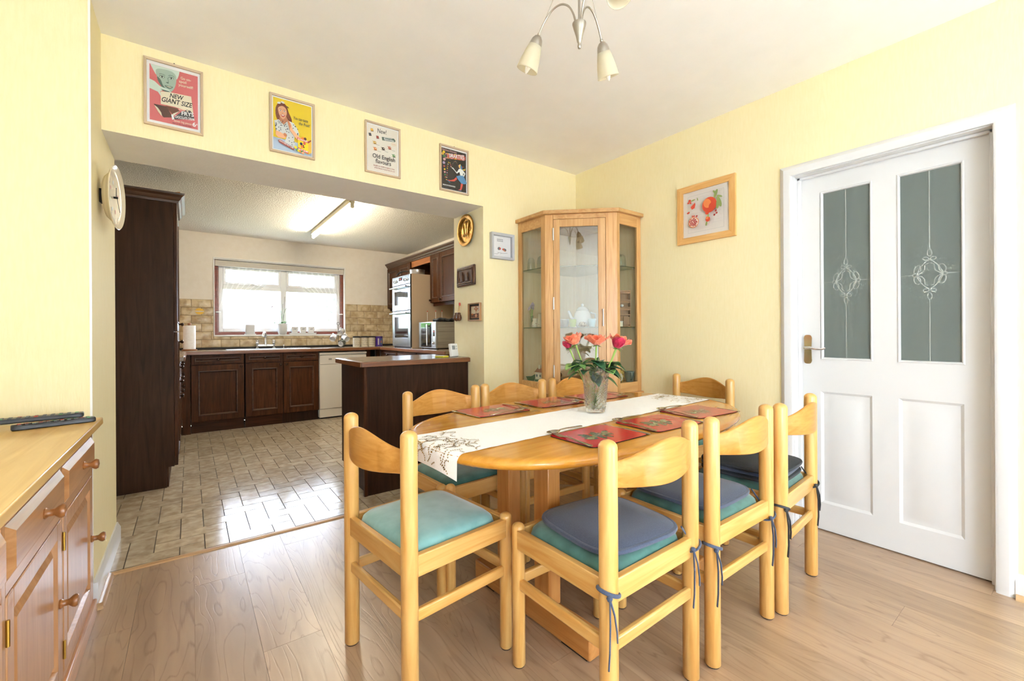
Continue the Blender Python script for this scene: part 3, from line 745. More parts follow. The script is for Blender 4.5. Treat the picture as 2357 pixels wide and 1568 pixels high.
for sgn in (-1, 1):
    sq = MB(); rr = random.Random(5 + sgn)
    xe = RX0 if sgn < 0 else RX1
    for gx in range(6):
        for gy in range(8):
            x = xe - sgn*(.018 + .034*gx + rr.uniform(-.008, .008)); y = lerp(RY0 + .02, RY1 - .02, (gy + .5 + rr.uniform(-.3, .3))/8); h = rr.uniform(0, 2*PI); bend = rr.choice((-1, 1))*rr.uniform(.1, .55)
            for st_ in range(rr.randint(6, 13)):
                x += .0074*cos(h); y += .0074*sin(h); h += bend
                if rr.random() < .2: bend = -bend
                if not (RY0 + .008 < y < RY1 - .008) or abs(x - xe) > .225 or (x - xe)*sgn > -.008: break
                p = runner_pt(x, y, .0022); q = runner_pt(x + .002, y, .0022) - p
                if q.length < 1e-6: continue
                q.normalize(); nrm = Vector((-q.z, 0, q.x))
                if nrm.z < -.01 or (abs(nrm.z) <= .01 and nrm.x*sgn < 0): nrm = -nrm
                u_ = q * .0030; v_ = Vector((0, .0030, 0))
                sq.add([p + u_*cos(2*PI*i/6) + v_*sin(2*PI*i/6) + nrm*.0006 for i in range(6)], [(0, 1, 2, 3, 4, 5)])
    so = put('gold_sequins', sq, GOLD, rn, smooth=False); so['kind'] = 'stuff'

# ================================================================== placemats and cutlery
MATRED = P('red_laminated_mat', 'bf1a1f', .14)
CORK = P('dark_cork', '3a2a1e', 0.8)
MLEAF = P('mat_leaf_print', '4d5136', 0.12); MLEAF2 = P('mat_leaf_print_pale', '8f8a63', 0.12); MFLO = P('mat_flower_print', 'c9a58a', 0.12); MDK = P('mat_dark_print', '2c2a22', 0.12)
def flat(mb, pts, z, m):
    mb.cm = m; n = len(pts)
    a = sum(pts[i][0]*pts[(i+1) % n][1] - pts[(i+1) % n][0]*pts[i][1] for i in range(n))
    if a < 0: pts = pts[::-1]
    mb.add([(x, y, z) for x, y in pts], [tuple(range(n))])
def make_mat():
    t = thing('placemat', 'x', 'placemat', (0, 0, 0), 0, 'red floral placemats')
    n = 40
    put('mat_board', MB().loft([[(*sup(2*PI*i/n, .145 - e_, .108 - e_, 14), z) for i in range(n)] for e_, z in ((.001, 0), (0, .0006), (0, .0034), (.0006, .004))]), [MATRED], t, ang=30)
    put('cork_edge', MB().loft([[(*sup(2*PI*i/n, .1452, .1082, 14), z) for i in range(n)] for z in (0.0002, .0032)], True, False, False), CORK, t)
    pr = MB(); rr = random.Random(3); z = .0041
    def leaf(cx, cy, a, L, W, m):
        nonlocal z
        z += .000012; c, s = cos(a), sin(a)
        pts = [(L*u, W*w_) for u, w_ in ((-.5, 0), (-.3, .32), (-.12, .42), (0.02, .62), (.12, .36), (.25, .4), (.5, 0), (.25, -.4), (.12, -.36), (.02, -.62), (-.12, -.42), (-.3, -.32))]
        flat(pr, [(cx + x*c - y*s, cy + x*s + y*c) for x, y in pts], z, m)
    def blob(cx, cy, r, m):
        nonlocal z
        z += .000012; flat(pr, [(cx + r*cos(2*PI*i/8), cy + r*sin(2*PI*i/8)) for i in range(8)], z, m)
    for k in range(26):
        a = rr.uniform(0, 2*PI); d = rr.uniform(.2, 1)
        leaf(.078*d*cos(a), .040*d*sin(a), a + rr.uniform(-.5, .5), rr.uniform(.032, .05), rr.uniform(.020, .028), rr.choice([0, 0, 1, 3]))
    for k in range(26):
        a = rr.uniform(0, 2*PI); d = rr.uniform(0, .8)
        blob(.05*d*cos(a) + .01, .024*d*sin(a) + .006, rr.uniform(.003, .006), rr.choice([2, 2, 1, 3]))
    put('flower_print', pr, [MLEAF, MLEAF2, MFLO, MDK], t, smooth=False)
    return t
SILV = P('stainless_cutlery', 'b9b3a6', 0.18, 1.0)
def bar(mb, pts):   # pts: (y, z, halfwidth, halfthick) run along y
    rg = []
    for y, z, hw, ht in pts: rg.append([(hw, y, z - ht*.3), (hw*.5, y, z - ht), (-hw*.5, y, z - ht), (-hw, y, z - ht*.3), (-hw, y, z + ht*.3), (-hw*.5, y, z + ht), (hw*.5, y, z + ht), (hw, y, z + ht*.3)])
    mb.loft(rg[::-1])
def make_fork():
    t = thing('fork', 'x', 'cutlery', (0, 0, 0), 0, 'forks on the table')
    h = MB(); bar(h, [(-.095, .003, .0055, .0015), (-.09, .003, .0085, .002), (-.06, .004, .006, .002), (0, .006, .003, .002), (.03, .007, .003, .002), (.042, .006, .008, .0016), (.055, .003, .0115, .0012), (.064, .0025, .0118, .001)])
    put('handle', h, SILV, t, ang=60)
    for k in range(4):
        x = -.0096 + k*.0064; q = MB(); bar(q, [(.062, .0025, .0017, .001), (.08, .003, .0014, .0009), (.105, .0075, .0009, .0006)])
        q.xform(T(x, 0, 0)); put('tine', q, SILV, t, ang=60)
    return t
def make_knife():
    t = thing('table_knife', 'x', 'cutlery', (0, 0, 0), 0, 'knives on the table')
    h = MB(); bar(h, [(-.11, .003, .006, .0018), (-.105, .003, .0085, .0028), (-.06, .003, .0065, .003), (-.005, .003, .005, .003), (.0, .003, .005, .0022)]); put('handle', h, SILV, t, ang=60)
    b = MB().prism([(-.004, 0), (-.006, .02), (-.007, .07), (-.003, .10), (.002, .112), (.005, .10), (.005, 0)], .0022, .0036); put('blade', b, SILV, t)
    return t
def make_spoon():
    t = thing('dessert_spoon', 'x', 'cutlery', (0, 0, 0), 0, 'spoons on the table')
    h = MB(); bar(h, [(-.095, .003, .0055, .0015), (-.09, .003, .0085, .002), (-.055, .005, .006, .002), (0, .009, .003, .002), (.035, .009, .0032, .0018), (.048, .006, .006, .0014)]); put('handle', h, SILV, t, ang=60)
    def bowl(u, v):
        a = 2*PI*u; r = v; x = .0185*r*cos(a); y = .074 + .031*r*sin(a)*(1.05 if sin(a) > 0 else 1)
        return (x, y, .0015 + .0075*r*r)
    put('bowl', MB().grid(bowl, 20, 6), SILV, t, ang=180, solid=.0012)
    return t
mat0, fork0, knife0, spoon0 = make_mat(), make_fork(), make_knife(), make_spoon()
def rel(o, base, rz, x, y, z, a):
    p = Vector((x*cos(rz) - y*sin(rz), x*sin(rz) + y*cos(rz)))
    o.location = (base[0] + p.x, base[1] + p.y, z); o.rotation_euler = (0, 0, rz + a)
PM = [  # centre, rotation (diner side is local -y), place phrase, has cutlery offsets
    ((-1.588, -1.682), 0.02, 'in front of the chair nearest the camera', False),
    ((-1.236, -1.686), -0.03, 'in the middle of the front row', False),
    ((-0.880, -1.652), -0.08, 'nearest the white door', False),
    ((-1.606, -1.038), PI + .02, 'at the kitchen end of the back row', True),
    ((-1.232, -1.032), PI - .04, 'in the middle of the back row', True),
    ((-0.868, -1.030), PI - .02, 'behind the vase in the back row', True),
]
zt_ = TZ + .0005
for i, (c, rz, ph, back) in enumerate(PM):
    mo, fo, ko, so = (mat0, fork0, knife0, spoon0) if i == 0 else (copy_tree(mat0), copy_tree(fork0), copy_tree(knife0), copy_tree(spoon0))
    mo.location = (*c, zt_); mo.rotation_euler = (0, 0, rz); mo['label'] = 'glossy red floral placemat ' + ph
    rel(fo, c, rz, -.136, -.005, zt_ + .0045, -.12 if not back else .05); fo['label'] = 'steel fork on the red placemat ' + ph
    rel(ko, c, rz, .152, .0, zt_, -.02 if not back else .06); ko['label'] = 'steel knife beside the red placemat ' + ph
    rel(so, c, rz, -.045, .118, zt_ + (.0045 if not back else .0045), PI/2 + (.12 if not back else -.08)); so['label'] = 'steel spoon above the red placemat ' + ph
    if back: rel(so, c, rz, .0, .106, zt_ + .0045, PI/2 + .03)

# ================================================================== crystal vase with roses
CRYS = NT('cut_crystal')
CRYS.b.inputs['Base Color'].default_value = (1, 1, 1, 1); CRYS.b.inputs['Transmission Weight'].default_value = 1; CRYS.b.inputs['Roughness'].default_value = .02; CRYS.b.inputs['IOR'].default_value = 1.48
_tr = CRYS.n('ShaderNodeBsdfTransparent'); _mx = CRYS.n('ShaderNodeMixShader'); _mx.inputs[0].default_value = .35
CRYS.l(CRYS.b.outputs[0], _mx.inputs[1]); CRYS.l(_tr.outputs[0], _mx.inputs[2]); CRYS.l(_mx.outputs[0], CRYS.out.inputs[0]); CRYS = CRYS.m
VP = Vector((-1.255, -1.365, TZ + .0035)); VH = .207
va = thing('crystal_vase', 'cut crystal vase holding roses on the white runner', 'vase', tuple(VP))
def vr(h): return .0425 + .0205*h**.9 + (.0015 if h > .97 else 0)
def vdis(u, h):
    def dia(nu, nv, amp, h0, h1):
        a, b = u*nu, (h - h0)/(h1 - h0)*nv
        p, q = (a + b) % 1, (a - b) % 1
        return amp*(min(p, 1-p) + min(q, 1-q) - .5)
    if .06 < h < .30: return dia(12, 2, .006, .06, .30)
    if .32 < h < .58: return dia(22, 4, .004, .32, .58)
    if .61 < h < .93: return dia(11, 2, .007, .61, .93)
    if abs(h - .595) < .012: return .0012
    return 0
vm_ = MB(); nu, nv = 132, 84
vm_.loft([[((vr(j/nv) + vdis(i/nu, j/nv))*cos(2*PI*i/nu), (vr(j/nv) + vdis(i/nu, j/nv))*sin(2*PI*i/nu), VH*j/nv) for i in range(nu)] for j in range(nv+1)] +
         [[((vr(h) - .0045)*cos(2*PI*i/nu), (vr(h) - .0045)*sin(2*PI*i/nu), VH*h) for i in range(nu)] for h in (1.0, .8, .5, .2, .08)])
put('vase_body', vm_, CRYS, va, ang=22)
put('water', MB().lathe([(vr(.09) - .0055, VH*.09), (vr(.5) - .0055, VH*.5), (vr(.6) - .0055, VH*.6)], (0, 0, 0), 32), thin_glass('water', 'f2f7f0', .6), va)

ORANGE = noisy('coral_orange_petal', 'e8603a', 'f79a72', (40, 40, 40), 1.5, 3, .3, .7, .6, sheen=.3)
CRIM = noisy('crimson_petal', 'a80836', 'd01a4e', (40, 40, 40), 1.5, 3, .3, .7, .6, sheen=.3)
STEM = P('rose_stem', '8fae4c', .5); SEPAL = P('rose_sepal', '5f8a35', .5)
LEAF = noisy('rose_leaf', '2f5a2a', '4f7f3c', (60, 60, 60), 2, 3, .3, .7, .35); LEAF2 = noisy('rose_leaf_dark', '274a30', '3c6a44', (60, 60, 60), 2, 3, .3, .7, .35); LEAFP = noisy('rose_leaf_pale', '6d9a4c', '8db062', (60, 60, 60), 2, 3, .3, .7, .4)
def petal(mb, M, L, W, curl, cup):
    def f(u, v):
        x = (u - .5)*2; wv = W*(sin(PI*min(1, v*.62 + .12)))**.7
        y = v*L
        out = cup*sin(PI*v*.5)*1.0 + curl*max(0, v - .55)**2*L*3
        return M @ Vector((x*wv, out - (x*x)*wv*.45*(1 - .3*v), y*(1 - .34*x*x*v) + .02*L*sin(x*5 + L*900)*v))
    mb.grid(f, 8, 8)
def leafgrid(mb, p0, d, L, W, droop, rr):
    d = Vector(d).normalized(); side = d.cross(Vector((0, 0, 1)));
    side = side.normalized() if side.length > .01 else Vector((1, 0, 0)); nrm = side.cross(d)
    def f(u, v):
        x = (u - .5)*2; wv = W*(sin(PI*min(.995, .04 + .96*v**.8)))**.85
        return Vector(p0) + d*(v*L) + side*(x*wv) + nrm*(abs(x)*wv*.22) + Vector((0, 0, -droop*v*v*L))
    mb.grid(f, 8, 8)
def rose(label, head, base, mat, size=1.0, tilt=(0, 0), open_=.5, leaves=(), seed=1):
    head, base = Vector(head), Vector(base); rr = random.Random(seed)
    t = thing('rose', label, 'flower', tuple(base), 0, 'roses in the crystal vase')
    h = head - base; mid = h*.55 + Vector((tilt[0]*.02, tilt[1]*.02, 0))
    pts = []
    for k in range(11):
        q = k/10; pts.append(mid*(2*q*(1-q)) + h*(q*q))
    put('stem', MB().tube(pts, [.0032 + .0006*(k > 8) for k in range(11)], 8), STEM, t)
    ax = (h - mid).normalized(); Mq = T(*h) @ ax.to_track_quat('Z', 'Y').to_matrix().to_4x4()
    pm = MB(); s = size
    for k in range(4): petal(pm, Mq @ RZ(k*PI/2 + .3) @ T(0, .0035*s, .004*s), .036*s, .013*s, -.05, .002*s)
    for k in range(5): petal(pm, Mq @ RZ(k*2*PI/5) @ T(0, .005*s, .002*s), .040*s, .019*s, .10*open_, (.006 + .012*open_)*s)
    for k in range(6): petal(pm, Mq @ RZ(k*2*PI/6 + .5 + rr.uniform(-.2, .2)) @ T(0, .006*s, 0), .042*s*rr.uniform(.9, 1.1), .022*s, .25*open_, (.008 + .018*open_)*s)
    for k in range(5 if open_ > .3 else 3): petal(pm, Mq @ RZ(k*2*PI/5 + .9 + rr.uniform(-.3, .3)) @ T(0, .006*s, -.001), .043*s*rr.uniform(.85, 1.1), .023*s, .5*open_, (.012 + .032*open_)*s)
    put('petals', pm, mat, t, ang=180, solid=.0006)
    sp = MB().sphere(h + ax*.001, .007*s, 10)
    for k in range(5):
        dd = (Mq.to_3x3() @ (RZ(k*2*PI/5).to_3x3() @ Vector((0, 1, -.25)))); leafgrid(sp, h, dd, .026*s, .0045*s, .1, rr)
    put('sepals', sp, SEPAL, t, ang=180)
    extra = []
    for k in range(6):
        a = rr.uniform(0, 2*PI); extra.append((rr.uniform(.56, .70), (cos(a), sin(a), rr.uniform(.0, .6)), rr.uniform(.055, .075), rr.uniform(.026, .036), rr.uniform(.3, .7), rr.choice([LEAF, LEAF, LEAF2, LEAFP])))
    for (q, d, L, W, dr, mt) in list(leaves) + extra:
        p = mid*(2*q*(1-q)) + h*(q*q); lf = MB(); leafgrid(lf, p, d, L, W, dr, rr)
        lo = put('leaf', lf, mt, t, ang=180, solid=.0005)
    return t
vx, vy = VP.x, VP.y; vb = TZ + .0035 + .022
R_ = lambda a, b, z: (vx + rt0.x*a + fw.x*b, vy + rt0.y*a + fw.y*b, z)      # a: to the right of the camera, b: away
Dv = lambda a, b, z: (rt0.x*a + fw.x*b, rt0.y*a + fw.y*b, z)
rose('open coral rose on the left of the vase', R_(-.092, 0, 1.062), R_(.01, 0, vb), ORANGE, 1.12, open_=.45, seed=1, leaves=(
    (.60, Dv(-1, -.2, .15), .075, .024, .35, LEAFP), (.62, Dv(-.7, -.6, .1), .06, .02, .5, LEAF), (.55, Dv(-.3, -.9, .3), .05, .018, .6, LEAF2), (.66, Dv(.5, -.4, .45), .055, .012, .1, LEAF)))
rose('crimson bud tucked under the left coral rose', R_(-.118, .025, 1.045), R_(-.005, .015, vb), CRIM, .85, open_=.15, seed=2, leaves=((.55, Dv(-1, -.3, -.05), .06, .02, .5, LEAF),))
rose('open coral rose standing in the middle of the vase', R_(.004, -.005, 1.058), R_(-.008, .0, vb), ORANGE, 1.1, open_=.85, seed=3, leaves=(
    (.58, Dv(-.5, -.8, .1), .06, .024, .5, LEAF), (.60, Dv(.7, -.7, .2), .06, .024, .4, LEAF), (.62, Dv(.3, .2, .9), .055, .022, .1, LEAF), (.5, Dv(.1, -1, -.35), .062, .026, .5, LEAF2), (.5, Dv(-.35, -1, -.2), .05, .022, .5, LEAFP)))
rose('deep crimson rose on the right of the vase', R_(.092, -.02, 1.045), R_(-.012, -.005, vb), CRIM, 1.18, open_=.12, seed=4, leaves=(
    (.55, Dv(.8, -.5, .1), .065, .024, .5, LEAF), (.48, Dv(.9, -.4, -.3), .062, .026, .4, LEAF), (.6, Dv(-.6, -.3, .3), .05, .02, .3, LEAF2)))
rose('open coral rose behind the crimson one on the right', R_(.112, .03, 1.052), R_(-.012, .01, vb), ORANGE, 1.1, open_=.75, seed=5, leaves=(
    (.66, Dv(1, .1, .35), .085, .026, .75, LEAF), (.70, Dv(1, -.4, -.1), .07, .022, .5, LEAF2), (.6, Dv(.4, .4, .5), .05, .02, .2, LEAF)))
# ================================================================== corner display cabinet
OAKA, OAKB = 'bd8a4e', 'd9ad74'
OZ = wood('honey_oak_z', OAKA, OAKB, 'Z', 1.0, 0.35, 0.1); OX = wood('honey_oak_x', OAKA, OAKB, 'X', 1.0, 0.35, 0.1)
OBK = wood('oak_back_panel', 'ecd2a6', 'f4e0bc', 'Z', 1.0, 0.45)
CGL = thin_glass('cabinet_glass', 'f4f6f4', 1.0); CGLF = thin_glass('cabinet_door_glass', 'f4f6f6', 3.2); SHG = thin_glass('shelf_glass', 'd8ebe0', 1.5)
A_, B_, C_, D_ = Vector((-.655, -.004)), Vector((-.655, -.329)), Vector((-.279, -.690)), Vector((-.004, -.690))
cab = thing('corner_display_cabinet', 'tall oak corner cabinet with glass door beside the yellow walls', 'cabinet', (-.30, -.30, 0))
dgn = (C_ - B_).normalized(); nrm = Vector((dgn.y, -dgn.x));  nrm = nrm if nrm.dot(Vector((-1, -1))) > 0 else -nrm
def slab(p, q, t, z0, z1, s0=None, s1=None, off=0):
    """upright board along p->q between distances s0..s1, thickness t inwards"""
    d = (q - p); L = d.length; d.normalize(); n = Vector((-d.y, d.x))
    if n.dot(Vector((-.2, -.2)) - p) < 0: n = -n
    s0 = 0 if s0 is None else s0; s1 = L if s1 is None else s1
    a, b = p + d*s0 + n*off, p + d*s1 + n*off
    return MB().prism([tuple(a), tuple(b), tuple(b + n*t), tuple(a + n*t)], z0, z1)
def off_out(e):
    k = nrm * e
    # outline pushed outwards by e on the three free sides
    def isect(p, d, q, g):
        den = d.x*g.y - d.y*g.x; t = ((q.x-p.x)*g.y - (q.y-p.y)*g.x)/den; return p + d*t
    pL, dL = A_ + Vector((-e, 0)), Vector((0, 1)); pF, dF = B_ + k, dgn; pR, dR = D_ + Vector((0, -e)), Vector((1, 0))
    b = isect(pL, dL, pF, dF); c = isect(pR, dR, pF, dF)
    return [(-.004, -.004), (pL.x, -.004), tuple(b), tuple(c), (-.004, pR.y)]
put('top', MB().prism(off_out(.028), 1.985, 2.012), OX, cab, True, .003)
put('base', MB().prism(off_out(.012), 0, .09), OX, cab, True, .003)
put('ledge', MB().prism(off_out(.022), .648, .668), OX, cab, True, .003)
put('lower_body', MB().prism(off_out(0), .09, .648), OZ, cab, True, .002)
put('deck', MB().prism(off_out(-.004), .668, .735), OX, cab, True)
put('ceiling_board', MB().prism(off_out(-.01), 1.955, 1.985), OX, cab, True)
put('back_panel', MB().box(-.645, -.012, .735, -.006, -.004, 1.955), OBK, cab, True)
put('back_panel', MB().box(-.012, -.68, .735, -.004, -.012, 1.955), OBK, cab, True)
LF = (C_ - B_).length
for nm, args in (('post', (A_, B_, .022, .668, 1.985, 0, .040)), ('post', (A_, B_, .022, .668, 1.985, .278, .325)), ('post', (D_, C_, .022, .668, 1.985, 0, .046)), ('post', (D_, C_, .022, .668, 1.985, .245, .275)),
                 ('stile', (B_, C_, .022, .668, 1.985, 0, .060)), ('stile', (B_, C_, .022, .668, 1.985, .441, LF))):
    put(nm, slab(*args), OZ, cab, True, .002)
put('side_rail', slab(A_, B_, .020, 1.905, 1.985, .04, .278), OX, cab, True, .002); put('side_rail', slab(A_, B_, .020, .668, .742, .04, .278), OX, cab, True, .002)
put('side_rail', slab(D_, C_, .020, 1.905, 1.985, .046, .245), OX, cab, True, .002); put('side_rail', slab(D_, C_, .020, .668, .742, .046, .245), OX, cab, True, .002)
put('front_rail', slab(B_, C_, .020, 1.951, 1.985, .06, .441), OX, cab, True, .002); put('front_rail', slab(B_, C_, .020, .668, .690, .06, .441), OX, cab, True, .002)
put('side_pane', slab(A_, B_, .004, .742, 1.905, .04, .278, .008), CGL, cab, True, smooth=False)
put('side_pane', slab(D_, C_, .004, .742, 1.905, .046, .245, .008), CGL, cab, True, smooth=False)
dr = MB()
for a in ((.062, .108, .692, 1.949), (.385, .439, .692, 1.949), (.108, .385, 1.893, 1.949), (.108, .385, .692, .748)):
    q = slab(B_, C_, .020, a[2], a[3], a[0], a[1], -.001); dr.add(q.v, q.f)
do = put('door', dr, OZ, cab, True, .002)
put('door_pane', slab(B_, C_, .004, .748, 1.893, .108, .385, .008), CGLF, do, True, smooth=False)
hb = B_ + dgn*.418 + nrm*.020
put('handle', MB().cyl((hb.x, hb.y, 1.16), (hb.x, hb.y, 1.285), .0045, None, 10).cyl((hb.x, hb.y, 1.175), (hb.x - nrm.x*.02, hb.y - nrm.y*.02, 1.175), .003, None, 8).cyl((hb.x, hb.y, 1.27), (hb.x - nrm.x*.02, hb.y - nrm.y*.02, 1.27), .003, None, 8), STEEL, do, True)
for z in (1.84, 1.33, .83):
    h_ = B_ + dgn*.061 + nrm*.004; put('hinge', MB().cyl((h_.x, h_.y, z - .045), (h_.x, h_.y, z + .045), .005, None, 8), STEEL, do, True)
for z in (1.150, 1.603):
    put('glass_shelf', MB().prism([(-.013, -.013), (-.630, -.013), (-.630, -.318), (-.285, -.660), (-.013, -.660)], z, z + .006), SHG, cab, True, smooth=False)
    for (x, y) in ((-.628, -.03), (-.628, -.28), (-.06, -.658), (-.25, -.658)): put('shelf_pin', MB().box(x - .006, y - .006, z - .010, x + .006, y + .006, z - .0005), STEEL, cab, True)

# ---- things kept in the cabinet
TUMB = thin_glass('tumbler_glass', 'f3f7f5', 1.6)
PORC = P('white_porcelain', 'eef0f0', .2); CREAMC = P('cream_ceramic', 'efe6d2', .3); REDD = P('red_dot', 'a8403a', .4)
LILAC = P('lilac_petal', 'cbb9cf', .6); GREENC = P('lime_ceramic', 'a8c24a', .3); MAROON = P('maroon_ceramic', '7a3145', .3); BLUEC = P('pale_blue_ceramic', '9cc6d8', .3); GREYC = P('grey_ceramic', '8d8a88', .4)
def ware(name, label, cat, loc, prof, mat, n=24, handle=None, group=None):
    t = thing(name, label, cat, loc, 0, group)
    put('body', MB().lathe(prof, (0, 0, 0), n), mat, t, ang=50)
    if handle:
        r, z, s, a = handle
        put('handle', MB().tube([(cos(a)*(r + s*sin(PI*k/10)), sin(a)*(r + s*sin(PI*k/10)), z + s*1.1*cos(PI*k/10)) for k in range(11)], s*.16, 8), mat, t)
    return t
cupP = lambda r, h: [(r*.7, 0), (r*.75, .003), (r, h*.6), (r, h), (r*.92, h), (r*.9, h*.5), (r*.6, .006), (.001, .006)]
z1_, z2_ = 1.1561, 1.6091
zd = .7352
ware('teapot', 'white porcelain teapot on the middle glass shelf', 'teapot', (-.36, -.42, z1_), [(.04, 0), (.058, .02), (.068, .06), (.06, .105), (.045, .125), (.05, .128), (.03, .15), (.008, .158), (.012, .17), (.002, .18)], PORC)
tp = bpy.data.objects['teapot']
put('spout', MB().tube([(-.05*.8, .05*.6, .05), (-.085*.8, .085*.6, .075), (-.105*.8, .105*.6, .125)], [.014, .011, .008], 10), PORC, tp)
put('handle', MB().tube([(.06*.8, -.06*.6, .11), (.1*.8, -.1*.6, .1), (.1*.8, -.1*.6, .055), (.062*.8, -.062*.6, .04)], .007, 8), PORC, tp)
ware('cup', 'white porcelain cup beside the teapot in the cabinet', 'cup', (-.47, -.33, z1_), cupP(.042, .06), PORC, 24, (.04, .035, .018, 2.6))
for nm, lab, (x, y), m_, r, h in (('egg_cup', 'maroon ceramic cup at the front of the middle shelf', (-.545, -.33), MAROON, .028, .06), ('egg_cup', 'grey ceramic cup between the maroon and green ones', (-.51, -.385), GREYC, .025, .055),
                                  ('egg_cup', 'lime green ceramic cup on the middle shelf', (-.468, -.425), GREENC, .028, .058), ('egg_cup', 'pale blue ceramic cup on the middle shelf', (-.37, -.525), BLUEC, .028, .06)):
    ware(nm, lab, 'cup', (x, y, z1_), cupP(r, h), m_, 20, None, 'small coloured cups in the cabinet')
ware('shell_dish', 'little dish of speckled shells behind the cabinet door', 'dish', (-.405, -.465, z1_), [(.02, 0), (.035, .012), (.03, .02), (.022, .034), (.008, .04), (.001, .04)], noisy('shell_speckle', '6b5138', 'd9c8ac', (80, 80, 80), 1, 2, .4, .6, .5), 14)
# mini dresser
dz = thing('miniature_dresser', 'small wooden miniature dresser with scalloped shelves in the cabinet', 'ornament', (-.105, -.590, z1_), -.58); dz.scale = (.72, .72, 1.24)
DW = wood('dark_oak_ornament', '8a5a30', 'a9753f', 'Z', 2, .4)
put('side', MB().box(-.085, -.03, 0, -.077, .03, .225), DW, dz); put('side', MB().box(.077, -.03, 0, .085, .03, .225), DW, dz); put('back', MB().box(-.077, .024, 0, .077, .03, .225), DW, dz)
for z in (.0, .07, .115, .16, .217): put('shelf', MB().box(-.077, -.03, z, .077, .024, z + .007), DW, dz)
for z in (.105, .15, .207): put('scallop', MB().loft([[(-.077 + .154*i/16, -.031, z - .006*abs(sin(PI*i/4))) for i in range(17)] + [(.077, -.031, z + .008), (-.077, -.031, z + .008)], [(-.077 + .154*i/16, -.027, z - .006*abs(sin(PI*i/4))) for i in range(17)] + [(.077, -.027, z + .008), (-.077, -.027, z + .008)]]), DW, dz)
for x in (-.04, .04): put('drawer', MB().box(x - .032, -.034, .012, x + .032, -.028, .062), DW, dz)
ware('saucer', 'tiny white plate standing in the miniature dresser', 'plate', (-.108, -.592, z1_ + .152), [(.001, 0), (.010, .002), (.014, .010), (.012, .016), (.006, .019), (.001, .019)], PORC, 16)
bxx = thing('trinket_box', 'small white box in front of the miniature dresser', 'box', (-.185, -.625, z1_)); put('box_body', MB().box(-.025, -.018, 0, .025, .018, .034), CREAMC, bxx, bevel=.002); put('lid', MB().box(-.027, -.02, .034, .027, .02, .042), PORC, bxx, bevel=.002)
# left end of the middle shelf
ware('bud_vase', 'slim glass vase of lilac flowers in the left side of the cabinet', 'vase', (-.583, -.085, z1_), [(.016, 0), (.02, .01), (.018, .05), (.013, .08), (.016, .092), (.011, .09), (.009, .06), (.001, .004)], TUMB, 16)
bv = bpy.data.objects['bud_vase']; rr = random.Random(9)
for k in range(11):
    a, e_ = rr.uniform(0, 2*PI), rr.uniform(.2, 1); p = Vector((.036*e_*cos(a), .036*e_*sin(a), .19 - .06*e_ + rr.uniform(-.015, .02)))
    put('sprig', MB().tube([(0, 0, .02), (p.x*.4, p.y*.4, p.z*.65), tuple(p)], .0012, 5), STEM, bv)
    fm = MB().lathe([(.001, -.008), (.008, 0), (.007, .010), (.001, .022)], tuple(p), 8); put('blossom', fm, LILAC, bv)
for (x, y, h, lab) in ((-.595, -.14, .07, 'cream pot with red dots below the lilac flowers'), (-.60, -.215, .105, 'taller cream pot with red dots in the cabinet'), (-.575, -.178, .062, 'small cream jug between the dotted pots')):
    t = ware('dotted_pot', lab, 'pot', (x, y, z1_), [(.024, 0), (.028, .008), (.026, h*.55), (.020, h*.7), (.023, h), (.019, h), (.016, h*.6), (.001, .006)], CREAMC, 18, None, 'dotted cream pots')
    for k in range(8):
        a = k*2.4; put('dot', MB().sphere((.026*cos(a), .026*sin(a), h*(.2 + .08*(k % 4))), .0035, 6), REDD, t)
for (x, y, s_, lab) in ((-.60, -.10, 'left', 'clear tumbler nearest the wall on the top left glass shelf'), (-.585, -.20, 'left', 'clear tumbler nearest the corner post on the top left glass shelf'),
                        (-.235, -.585, 'right', 'clear tumbler furthest left on the right of the top glass shelf'), (-.175, -.615, 'right', 'clear tumbler in the middle on the right of the top glass shelf'), (-.115, -.60, 'right', 'clear tumbler nearest the right wall on the top glass shelf')):
    ware('tumbler', lab, 'glass', (x, y, z2_), [(.032, 0), (.032, .012), (.030, .05), (.024, .085), (.012, .096), (.001, .097)], TUMB, 20, None, 'tumblers on the top cabinet shelf')
# bottom of the cabinet
hs = thing('cottage_ornament', 'ceramic cottage ornament with red roof on the cabinet floor', 'ornament', (-.585, -.20, zd)); RT = P('red_roof', '9a5a44', .5); HWH = P('cottage_white', 'e8e6dc', .5); GRN = P('green_glaze', '3f7a5c', .3)
put('cottage_wall', MB().box(-.03, -.04, .02, .03, .04, .075), HWH, hs); put('cottage_roof', MB().loft([[(-.036, -.046, .075), (.036, -.046, .075), (0, -.046, .105)], [(-.036, .046, .075), (.036, .046, .075), (0, .046, .105)]]), RT, hs); put('chimney', MB().box(-.008, .01, .09, .008, .028, .13), HWH, hs)
for y in (-.02, .02): put('cottage_window', MB().box(-.032, y - .008, .04, -.03, y + .008, .058), P('cottage_window_blue', '5d7488', .3), hs)
put('lawn', MB().prism([sup(2*PI*i/20, .045, .055, 3) for i in range(20)], 0, .02), GRN, hs)
bt = thing('green_boat_ornament', 'green ceramic boat ornament on the cabinet floor', 'ornament', (-.60, -.09, zd)); put('hull', MB().loft([[(.0, -.035, .0), (.014, -.02, 0), (.014, .025, 0), (-.014, .025, 0), (-.014, -.02, 0)], [(0, -.055, .06), (.026, -.03, .035), (.026, .035, .035), (-.026, .035, .035), (-.026, -.03, .035)]]), GRN, bt, bevel=.003)
pc = thing('pine_cone_bowl', 'bowl of dark cones with leaves behind the door', 'bowl', (-.55, -.33, zd)); put('bowl', MB().lathe([(.03, 0), (.05, .03), (.055, .045), (.05, .045), (.03, .012), (.001, .01)], (0, 0, 0), 20), noisy('speckled_bowl', '4a3524', 'cdbb9c', (90, 90, 90), 1, 2, .4, .6, .4), pc)
